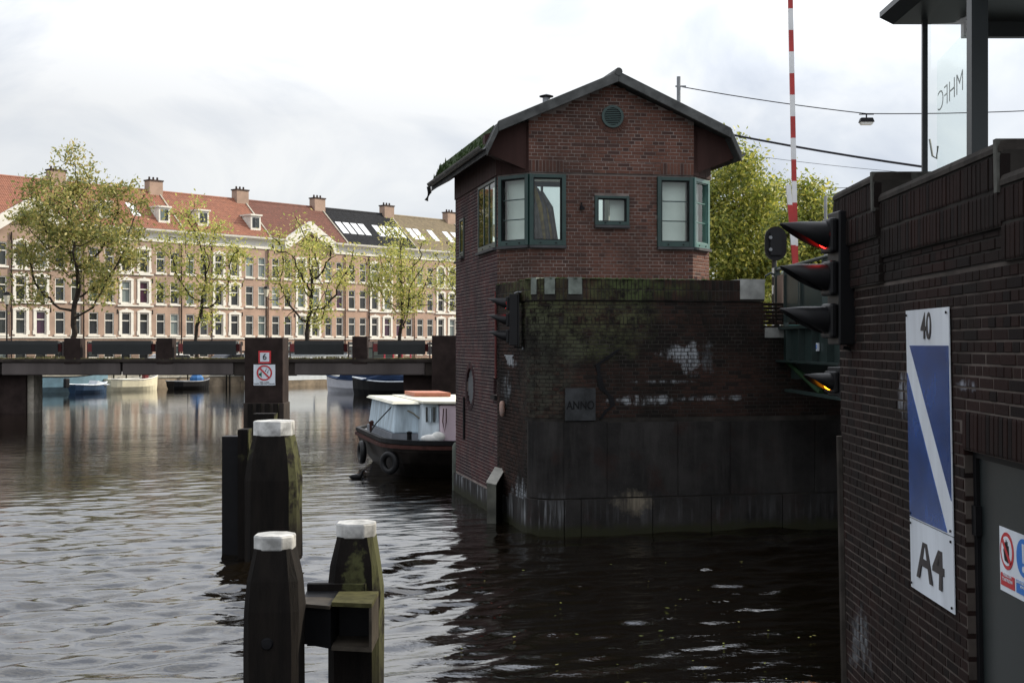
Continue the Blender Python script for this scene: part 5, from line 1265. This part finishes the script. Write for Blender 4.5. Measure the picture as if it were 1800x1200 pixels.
m_leafr = leafmat('green_yellow_leaves', (.07, .10, .018), (.24, .27, .045), (.52, .47, .10)); m_bark = M('dark_bark', (.035, .029, .024), .9, var=.4, ns=6, bump=.5)
def grow(seed, base, th, c, rad, nattr=260, step=.5, forks=1):
    rg = np.random.RandomState(seed); d = rg.randn(nattr, 3); d /= np.linalg.norm(d, axis=1)[:, None]
    lob = 1+.22*np.sin(3*np.arctan2(d[:, 1], d[:, 0])+seed)[:, None]*np.sin(3.1*d[:, 2]+seed)[:, None]+.18*np.sin(7*d[:, 0]+5*d[:, 2]+seed)[:, None]
    A = c+d*rad*lob*(rg.rand(nattr, 1)**.42)
    A = A[A[:, 2] > base[2]+th*.9]
    nodes = [np.array(base, float)]; par = [-1]
    z = base[2]
    while z < base[2]+th: z += step; nodes.append(np.array([base[0]+rg.randn()*.03, base[1]+rg.randn()*.03, z])); par.append(len(nodes)-2)
    for it in range(90):
        N = np.array(nodes); D = np.linalg.norm(A[:, None]-N[None], axis=2); near = D.argmin(1); dm = D[np.arange(len(A)), near]
        keep = dm > step*1.6
        if not keep.any(): break
        A = A[keep]; near = near[keep]; new = 0
        for i in np.unique(near):
            v = A[near == i]-N[i]; v = (v/np.linalg.norm(v, axis=1)[:, None]).sum(0); v = v/(np.linalg.norm(v)+1e-6)+rg.randn(3)*.18; v /= np.linalg.norm(v)
            q = N[i]+v*step
            if np.linalg.norm(N-q, axis=1).min() < step*.3: continue
            nodes.append(q); par.append(int(i)); new += 1
        if not new or len(nodes) > 1500: break
    return np.array(nodes), par
def tree(label, base, th, c, rad, seed, nleaf, ls, lm, group, tip=.018, nattr=260, step=.5, spread=.5, forkbase=None, mul=1., sparse=5):
    N, par = grow(seed, base, th, np.array(c), np.array(rad), nattr, step); n = len(N); r = np.full(n, 0.); ch = [0]*n
    for i in range(n-1, 0, -1):
        if r[i] == 0: r[i] = tip
        else: r[i] = r[i]**(1/2.15)
        r[par[i]] += r[i]**2.15; ch[par[i]] += 1
    r[0] = r[0]**(1/2.15)*1.25; r[0] = max(r[0], r[1])
    t = thing('tree', label, 'tree', tuple(base), 0, group)
    V = []; Fc = []; K = 6
    for i in range(1, n):
        p = par[i]; a, b = Vector(N[p]), Vector(N[i]); d = (b-a).normalized(); u_ = d.orthogonal().normalized(); v_ = d.cross(u_); k0 = len(V)
        ra = min(r[p], r[i]*1.35)*.78; rb = r[i]*.78
        for cc_, q in ((a-d*ra*.3, ra), (b, rb)):
            for j in range(K): an = 2*math.pi*j/K; V.append(cc_+(u_*math.cos(an)+v_*math.sin(an))*q)
        Fc += [(k0+j, k0+(j+1) % K, k0+K+(j+1) % K, k0+K+j) for j in range(K)]
    mb = MB(); mb.v = [tuple(v) for v in V]; mb.f = Fc; mb.build('trunk', m_bark, t, smooth=True, fix=False)
    rg = np.random.RandomState(seed+9); tips = [i for i in range(1, n) if r[i] < tip*2.6 and N[i][2] > base[2]+th*.8]
    wts = rg.rand(len(tips))**sparse+.03; pick = rg.choice(tips, nleaf, p=wts/wts.sum()); cen_ = N[pick]+rg.randn(nleaf, 3)*spread*np.array([1, 1, .75])
    a_ = rg.randn(nleaf, 3); a_ /= np.linalg.norm(a_, axis=1)[:, None]; b_ = np.cross(a_, rg.randn(nleaf, 3)); b_ /= np.linalg.norm(b_, axis=1)[:, None]
    sz = ls*(.55+.8*rg.rand(nleaf, 1)); v4 = np.stack([cen_-a_*sz, cen_+b_*sz*.45, cen_+a_*sz, cen_-b_*sz*.45], 1).reshape(-1, 3)-np.array(base)
    me_ = bpy.data.meshes.new('crown'); me_.vertices.add(len(v4)); me_.vertices.foreach_set('co', v4.ravel()); me_.loops.add(nleaf*4); me_.loops.foreach_set('vertex_index', np.arange(nleaf*4, dtype=np.int32))
    me_.polygons.add(nleaf); me_.polygons.foreach_set('loop_start', np.arange(0, nleaf*4, 4, dtype=np.int32)); me_.polygons.foreach_set('loop_total', np.full(nleaf, 4, dtype=np.int32)); me_.update(); me_.materials.append(lm)
    o = bpy.data.objects.new('crown', me_); C.objects.link(o); o.parent = t; o['kind'] = 'stuff'
    return t
def qtree(label, pxb, pxc, pytop, pybot, hwpx, seed, nleaf, th, lm=None, n=QL+2.4, **k):
    s, Z = QN(pxb, n); base = Q(s, n, SZ_); m = Z/F; zt = EYE+(606-pytop)*m; zb = EYE+(606-pybot)*m; cx = (pxc-900)*m
    return tree(label, base, th, (cx, base[1], (zt+zb)/2), (hwpx*m, hwpx*m*.8, (zt-zb)/2), seed, nleaf, .135 if not lm else .14, lm or m_leaf, 'trees along the far quay', **k)
qtree('tallest tree on the far quay at the left, olive leaves, rising above the roofs', 128, 134, 268, 535, 122, 4, 16000, 2.0, m_leaf1, nattr=420, tip=.032, spread=.5)
qtree('thin yellow green tree in front of the orange roofed houses, second from the left', 346, 352, 362, 555, 78, 11, 4200, 2.6, nattr=200, tip=.035)
qtree('spreading half bare tree in front of the white triangular pediment', 541, 550, 385, 560, 92, 23, 4200, 2.4, nattr=220, tip=.04)
qtree('tree with drooping yellow branches in front of the black roofed house', 702, 712, 402, 570, 80, 31, 5200, 2.6, nattr=220, tip=.038)
qtree('tree partly hidden behind the brick house at the right end of the quay', 822, 815, 405, 570, 66, 37, 3800, 2.6, nattr=200, tip=.035)
def rtree(label, px, pxc, pytop, hwpx, Z, seed, nleaf, ph_):
    m = Z/F; base = ((px-900)*m, Z, 3.1); zt = EYE+(606-pytop)*m; zb = 3.3
    return tree(label, base, .9, ((pxc-900)*m, Z, (zt+zb)/2+.3), (hwpx*m, hwpx*m, (zt-zb)/2), seed, nleaf, .085, m_leafr, 'leafy trees behind the lifting bridge', nattr=420, step=.42, tip=.02, spread=.34, sparse=1.6)
rtree('full green yellow tree directly right of the keeper house', 1300, 1292, 268, 92, 47, 41, 30000, 0)
rtree('lower green yellow tree behind the barrier booms and the black ship signal', 1420, 1425, 330, 75, 44, 43, 19000, 0)
rtree('farther green tree filling the gap between the two leafy trees', 1365, 1362, 345, 90, 56, 47, 17000, 0)

# ---------------------------------------------------------------- lanterns, cars, boats
m_lant = M('frosted_lantern_glass', (.55, .52, .42), .3, var=.05)
def lantern(px, pytop, n, label):
    s, Z = QN(px, n); b = Q(s, n, SZ_); H_ = EYE+(606-pytop)/F*Z-SZ_
    t = thing('street_lantern', label, 'street lamp', b, 0, 'classic street lanterns on the far quay')
    MB().lathe([(0, 0), (.16, 0), (.14, .5), (.08, .9), (.055, 1.2), (.045, H_-.95), (.09, H_-.9), (.05, H_-.85)], (0, 0, 0), n=10).build('post', m_black, t, local=True)
    MB().lathe([(.0, H_-.85), (.12, H_-.84), (.24, H_-.25), (0, H_-.25)], (0, 0, 0), n=6).build('lantern_glass', m_lant, t, local=True)
    MB().lathe([(.28, H_-.25), (.16, H_-.08), (.05, H_-.04), (.03, H_), (0, H_)], (0, 0, 0), n=6).build('lantern_cap', m_black, t, local=True)
lantern(468, 502, QL+1.2, 'classic black street lantern in front of the house with the brown red roof')
lantern(12, 512, QL+1.2, 'classic black street lantern near the left edge of the picture')
def car(s, n, col, label, van=False):
    t = thing('parked_car', label, 'car', Q(s, n, SZ_), math.atan2(rv.y, rv.x), 'cars parked on the far quay'); m_ = M(label.split()[0]+'_car_paint', col, .3, var=.08)
    Hc = 1.9 if van else 1.45
    pr = [(-2.1, .3), (2.1, .3), (2.15, .75), (1.2, .9), (.75 if not van else 1.1, Hc), (-1.2 if not van else -2.0, Hc), (-1.95, .95), (-2.15, .8)]
    MB().extr(pr, (0, -.85, 0), (1, 0, 0), (0, 0, 1), (0, 1, 0), 1.7).build('body', m_, t, local=True, bevel=.06)
    MB().extr([(1.05, .95), (.68, Hc-.1), (-1.1, Hc-.1), (-1.6, .98)], (0, -.87, 0), (1, 0, 0), (0, 0, 1), (0, 1, 0), 1.74).build('side_window', m_pane, t, local=True)
    for x in (-1.35, 1.35):
        for y in (-.78, .78):
            wq = MB().lathe([(0, -.1), (.32, -.1), (.32, .1), (0, .1)], (x, y, .32), axis='Y', n=14).build('wheel', m_blackm, t, local=True)
for i, (s, n, c, l) in enumerate(((55.5, 0, (.45, .45, .45), 'white parked car seen through the bridge parapet at far left'), (61, 0, (.05, .06, .08), 'dark blue parked car seen under the parapet left of the tall tree'),
        (67.5, 0, (.3, .31, .32), 'silver parked car seen through the parapet beside the second post'), (75, 0, (.02, .02, .022), 'black parked car seen through the parapet left of the sign pillar'),
        (88, 0, (.25, .02, .02), 'red parked car seen through the parapet right of the sign pillar'), (97, 0, (.4, .41, .42), 'grey parked car seen through the parapet nearest to the brick house'))):
    car(s, QL+3.2, c, l)
def boat(name, label, cat, s, n, L_, B_, fb, mh, heading=0, deck=None, cover=None, trim=None, xy=None, group=None, inner=None):
    ang = math.atan2(rv.y, rv.x)+heading; loc = xy or Q(s, n, 0); t = thing(name, label, cat, loc, ang, group)
    K = 12; st = []
    for i in range(K+1):
        u_ = i/K; w2 = B_/2*(min(1, (u_*3.2+.62)))*(1-max(0, (u_-.45)/.55)**2.3)+.01; sh_ = fb*(1+.35*max(0, (u_-.4)/.6)**2+.12*(1-u_)**2); st.append((-L_/2+L_*u_, w2, sh_))
    v = []; f = []
    for x, w2, s_ in st:
        v += [(x, -w2, s_), (x*.985, -w2*.88, s_*.35), (x*.95, -w2*.5, -.15), (x*.95, w2*.5, -.15), (x*.985, w2*.88, s_*.35), (x, w2, s_)]
    for i in range(K):
        for j in range(5): f.append((i*6+j, i*6+j+1, (i+1)*6+j+1, (i+1)*6+j))
    f += [tuple(range(5, -1, -1)), tuple(K*6+j for j in range(6))]
    MB().add(v, f).build('hull', mh, t, local=True, smooth=False)
    r = MB()
    for sg in (-1, 1): r.tube([(x, sg*w2, s_) for x, w2, s_ in st], .04, 6)
    r.build('gunwale', trim or m_hw, t, local=True)
    dd = MB()
    vv2 = [(x, -w2*.93, s_-(.0 if cover else .18)) for x, w2, s_ in st]+[(x, w2*.93, s_-(.0 if cover else .18)) for x, w2, s_ in st]; n_ = len(st)
    dd.add(vv2, [(i, i+1, n_+i+1, n_+i) for i in range(n_-1)]); dd.build('deck', deck or m_box, t, local=True)
    if not cover:
        for q in (-.25, .12): MB().box(L_*q-.12, L_*q+.12, -B_*.42, B_*.42, fb-.12, fb-.07).build('thwart', inner or m_cope, t, local=True)
    return t, st
m_bb = M('turquoise_blue_hull', (.11, .19, .24), .5, var=.25, ns=2); m_nb = M('navy_hull', (.02, .045, .09), .35, var=.2); m_cr = M('cream_hull', (.60, .55, .40), .45, var=.12); m_wh = M('white_hull', (.45, .46, .50), .4, var=.08)
m_nc = M('navy_canopy', (.015, .03, .07), .7); m_tarp = M('bright_blue_tarpaulin', (.01, .10, .28), .5, var=.2)
def qs(px, n): return QN(px, n)[0]
b1, st1 = boat('work_boat', 'long turquoise blue open boat moored at the quay under the left span', 'boat', (qs(20, 78)+qs(190, 78))/2, 78, qs(190, 78)-qs(20, 78), 2.1, .98, m_bb, trim=m_box)
MB().extr([(-2, .9), (1.3, .9), (1.0, 1.22), (-1.2, 1.28)], (0, -.6, 0), (1, 0, 0), (0, 0, 1), (0, 1, 0), 1.2).build('tarpaulin', m_cope, b1, local=True)
b2, _ = boat('motor_boat', 'small blue and white motor boat in front of the turquoise boat', 'boat', (qs(126, 75.6)+qs(188, 75.6))/2, 75.6, qs(188, 75.6)-qs(126, 75.6), 1.5, .5, m_nb, trim=m_white)
MB().box(-1.75, -1.45, -.15, .15, .35, .95).build('outboard_engine', m_blackm, b2, local=True, bevel=.05)
MB().extr([(.2, .5), (1.2, .5), (.3, .78)], (0, -.5, 0), (1, 0, 0), (0, 0, 1), (0, 1, 0), 1.0).build('windscreen', m_white, b2, local=True)
b3, _ = boat('sloop', 'cream open sloop with a red motor moored beside the turquoise boat', 'boat', (qs(187, 77.4)+qs(277, 77.4))/2, 77.4, qs(277, 77.4)-qs(187, 77.4), 1.8, .72, m_cr, trim=m_hw)
MB().box(.8, 1.15, -.2, .15, .7, 1.1).build('motor_cover', m_rdot, b3, local=True, bevel=.06)
b4, _ = boat('dinghy', 'dark inflatable dinghy with grey tube and a bright blue tarpaulin bundle', 'boat', (qs(299, 77.6)+qs(368, 77.6))/2, 77.6, qs(368, 77.6)-qs(299, 77.6), 1.6, .5, m_blackm, trim=m_deck)
MB().lathe([(.5, .4), (.48, .75), (.25, 1.02), (0, 1.08)], (.55, 0, 0), n=9).build('tarpaulin', m_tarp, b4, local=True)
GB = 'covered boats near the right bridge abutment'
b5, _ = boat('covered_boat', 'white sloop with a dark navy canopy, bow pointing left, under the right span', 'boat', 0, 0, 5.4, 2.0, .78, m_wh, heading=R(102), xy=((633-900)/F*84.5, 84.5, 0), trim=m_nc, cover=1, deck=m_nc, group=GB)
MB().extr([(-2.6, .75), (1.4, .8), (.55, 1.5), (-.6, 1.62), (-2.4, 1.1)], (0, -.85, 0), (1, 0, 0), (0, 0, 1), (0, 1, 0), 1.7).build('canopy', m_nc, b5, local=True, bevel=.1)
b6, _ = boat('covered_boat', 'black sloop with white rail and dark grey cover beside the white one', 'boat', 0, 0, 5.2, 2.0, .80, m_blackm, heading=R(118), xy=((690-900)/F*80, 80, 0), trim=m_white, cover=1, deck=m_nc, group=GB)
MB().extr([(-2.6, .8), (1.9, .9), (.2, 1.35), (-1.2, 1.2), (-2.5, 1.5)], (0, -.8, 0), (1, 0, 0), (0, 0, 1), (0, 1, 0), 1.6).build('boat_cover', m_nc, b6, local=True, bevel=.1)
# houseboat behind
hbs0, hbs1 = qs(470, 76.5), qs(614, 76.5)
hb = thing('houseboat', 'pale grey clapboard houseboat moored behind the sign pillar, seen under the bridge', 'houseboat', Q((hbs0+hbs1)/2, 76.5, 0), math.atan2(rv.y, rv.x)); hl2 = (hbs1-hbs0)/2
MB().box(-hl2-.2, hl2+.2, 0, 2.9, -.4, .42).build('pontoon', m_quay, hb, local=True)
m_clap = M('pale_grey_clapboard', (.42, .45, .47), .6, var=.1)
for k in range(13): MB().extr([(-.03, 0), (0, .15), (.05, .15), (.05, 0)], (-hl2, .2, .45+k*.155), (0, 1, 0), (0, 0, 1), (1, 0, 0), 2*hl2).build('clapboard', m_clap, hb, local=True)
MB().box(-hl2, hl2, .26, 2.8, .43, 2.5).build('cabin_wall', m_clap, hb, local=True); MB().box(-hl2-.2, hl2+.2, 0, 3, 2.5, 2.62).build('roof', m_conc, hb, local=True)
for x in (1.2, 2.6):
    w_ = MB().box(x-.55, x+.55, .10, .16, 1.15, 2.1).build('window', m_hw, hb, local=True); MB().box(x-.45, x+.45, .085, .098, 1.25, 2.0).build('pane', m_lampglass, w_, local=True)
# firewood stack and red fence on the quay right of the houseboat
fw = thing('firewood_stack', 'stack of orange brown firewood on the quay above the white covered boat', 'firewood', Q(qs(633, QL+.6), QL+.6, SZ_), math.atan2(rv.y, rv.x)); m_fw = M('split_firewood', (.42, .24, .09), .9, var=.4, ns=6)
for i in range(7):
    for j in range(4): MB().lathe([(0, -.25), (.11, -.25), (.11, .25), (0, .25)], (-.9+i*.27+.1*(j % 2), 0, .13+j*.22), axis='Y', n=7).build('log', m_fw, fw, local=True)
rf_ = thing('red_fence', 'low red framed fence on the quay left of the right bridge abutment', 'fence', Q(qs(698, QL+.6), QL+.6, SZ_), math.atan2(rv.y, rv.x)); m_rf = M('red_fence_paint', (.45, .03, .06), .5)
for k in range(4): MB().box(-1.5+k, -1.38+k, -.05, .05, .07, 1.3).build('post', m_rf, rf_, local=True)
MB().box(-1.5, 1.62, -.04, .04, .3, .42).build('rail', m_rf, rf_, local=True)
dp = thing('quay_shed', 'low dark shed on the quay behind the covered boats', 'shed', Q(qs(665, QL+2), QL+2, SZ_), math.atan2(rv.y, rv.x)); MB().box(-1.4, 1.4, -.3, 1.5, 0, 1.9).build('wall', m_gsteel, dp, local=True, bevel=.03); MB().extr([(-.4, 1.9), (1.6, 1.9), (.6, 2.4)], (-1.5, 0, 0), (0, 1, 0), (0, 0, 1), (1, 0, 0), 3).build('roof', m_dark, dp, local=True)
# mooring stakes at the quay
STK = ['thin wooden stake at the quay between the turquoise boat and the cream sloop', 'thin wooden stake at the quay above the stern half of the cream sloop', 'thin wooden stake at the quay above the red motor of the cream sloop',
       'thin wooden stake at the quay above the pointed bow of the cream sloop', 'thin wooden stake at the quay behind the dark inflatable dinghy', 'left one of the two stakes close together beside the sign pillar', 'right one of the two stakes close together beside the sign pillar']
for i, px in enumerate((200, 222, 246, 262, 330, 398, 404)):
    s, Z = QN(px, 79.3); o = MB().lathe([(.0, 1.15), (.05, 1.14), (.06, -1), (0, -1)], Q(s, 79.3, 0), n=7).build('mooring_stake', m_pile, loc=Q(s, 79.3, 0)); tag(o, STK[i], 'stake', 'mooring stakes at the far quay')
# floating leaves
mb = MB()
for k in range(70):
    y = 9+abs(r_.gauss(0, 5)); x = r_.uniform(-.5, 2.2)*y/9.5+.0
    if y > 20 or x > 2.5+(y-10)*.2: continue
    a = r_.uniform(0, 6.28); s = r_.uniform(.008, .024); z = .035
    mb.add([(x+math.cos(a+q)*s*(1.5 if i % 2 else .7), y+math.sin(a+q)*s*(1.5 if i % 2 else .7), z) for i, q in enumerate((0, 1.57, 3.14, 4.71))], [(0, 1, 2, 3)])
o = mb.build('floating_leaves', m_leaf, fix=False); tag(o, 'scattered yellow leaves floating on the dark water', 'leaves', kind='stuff')
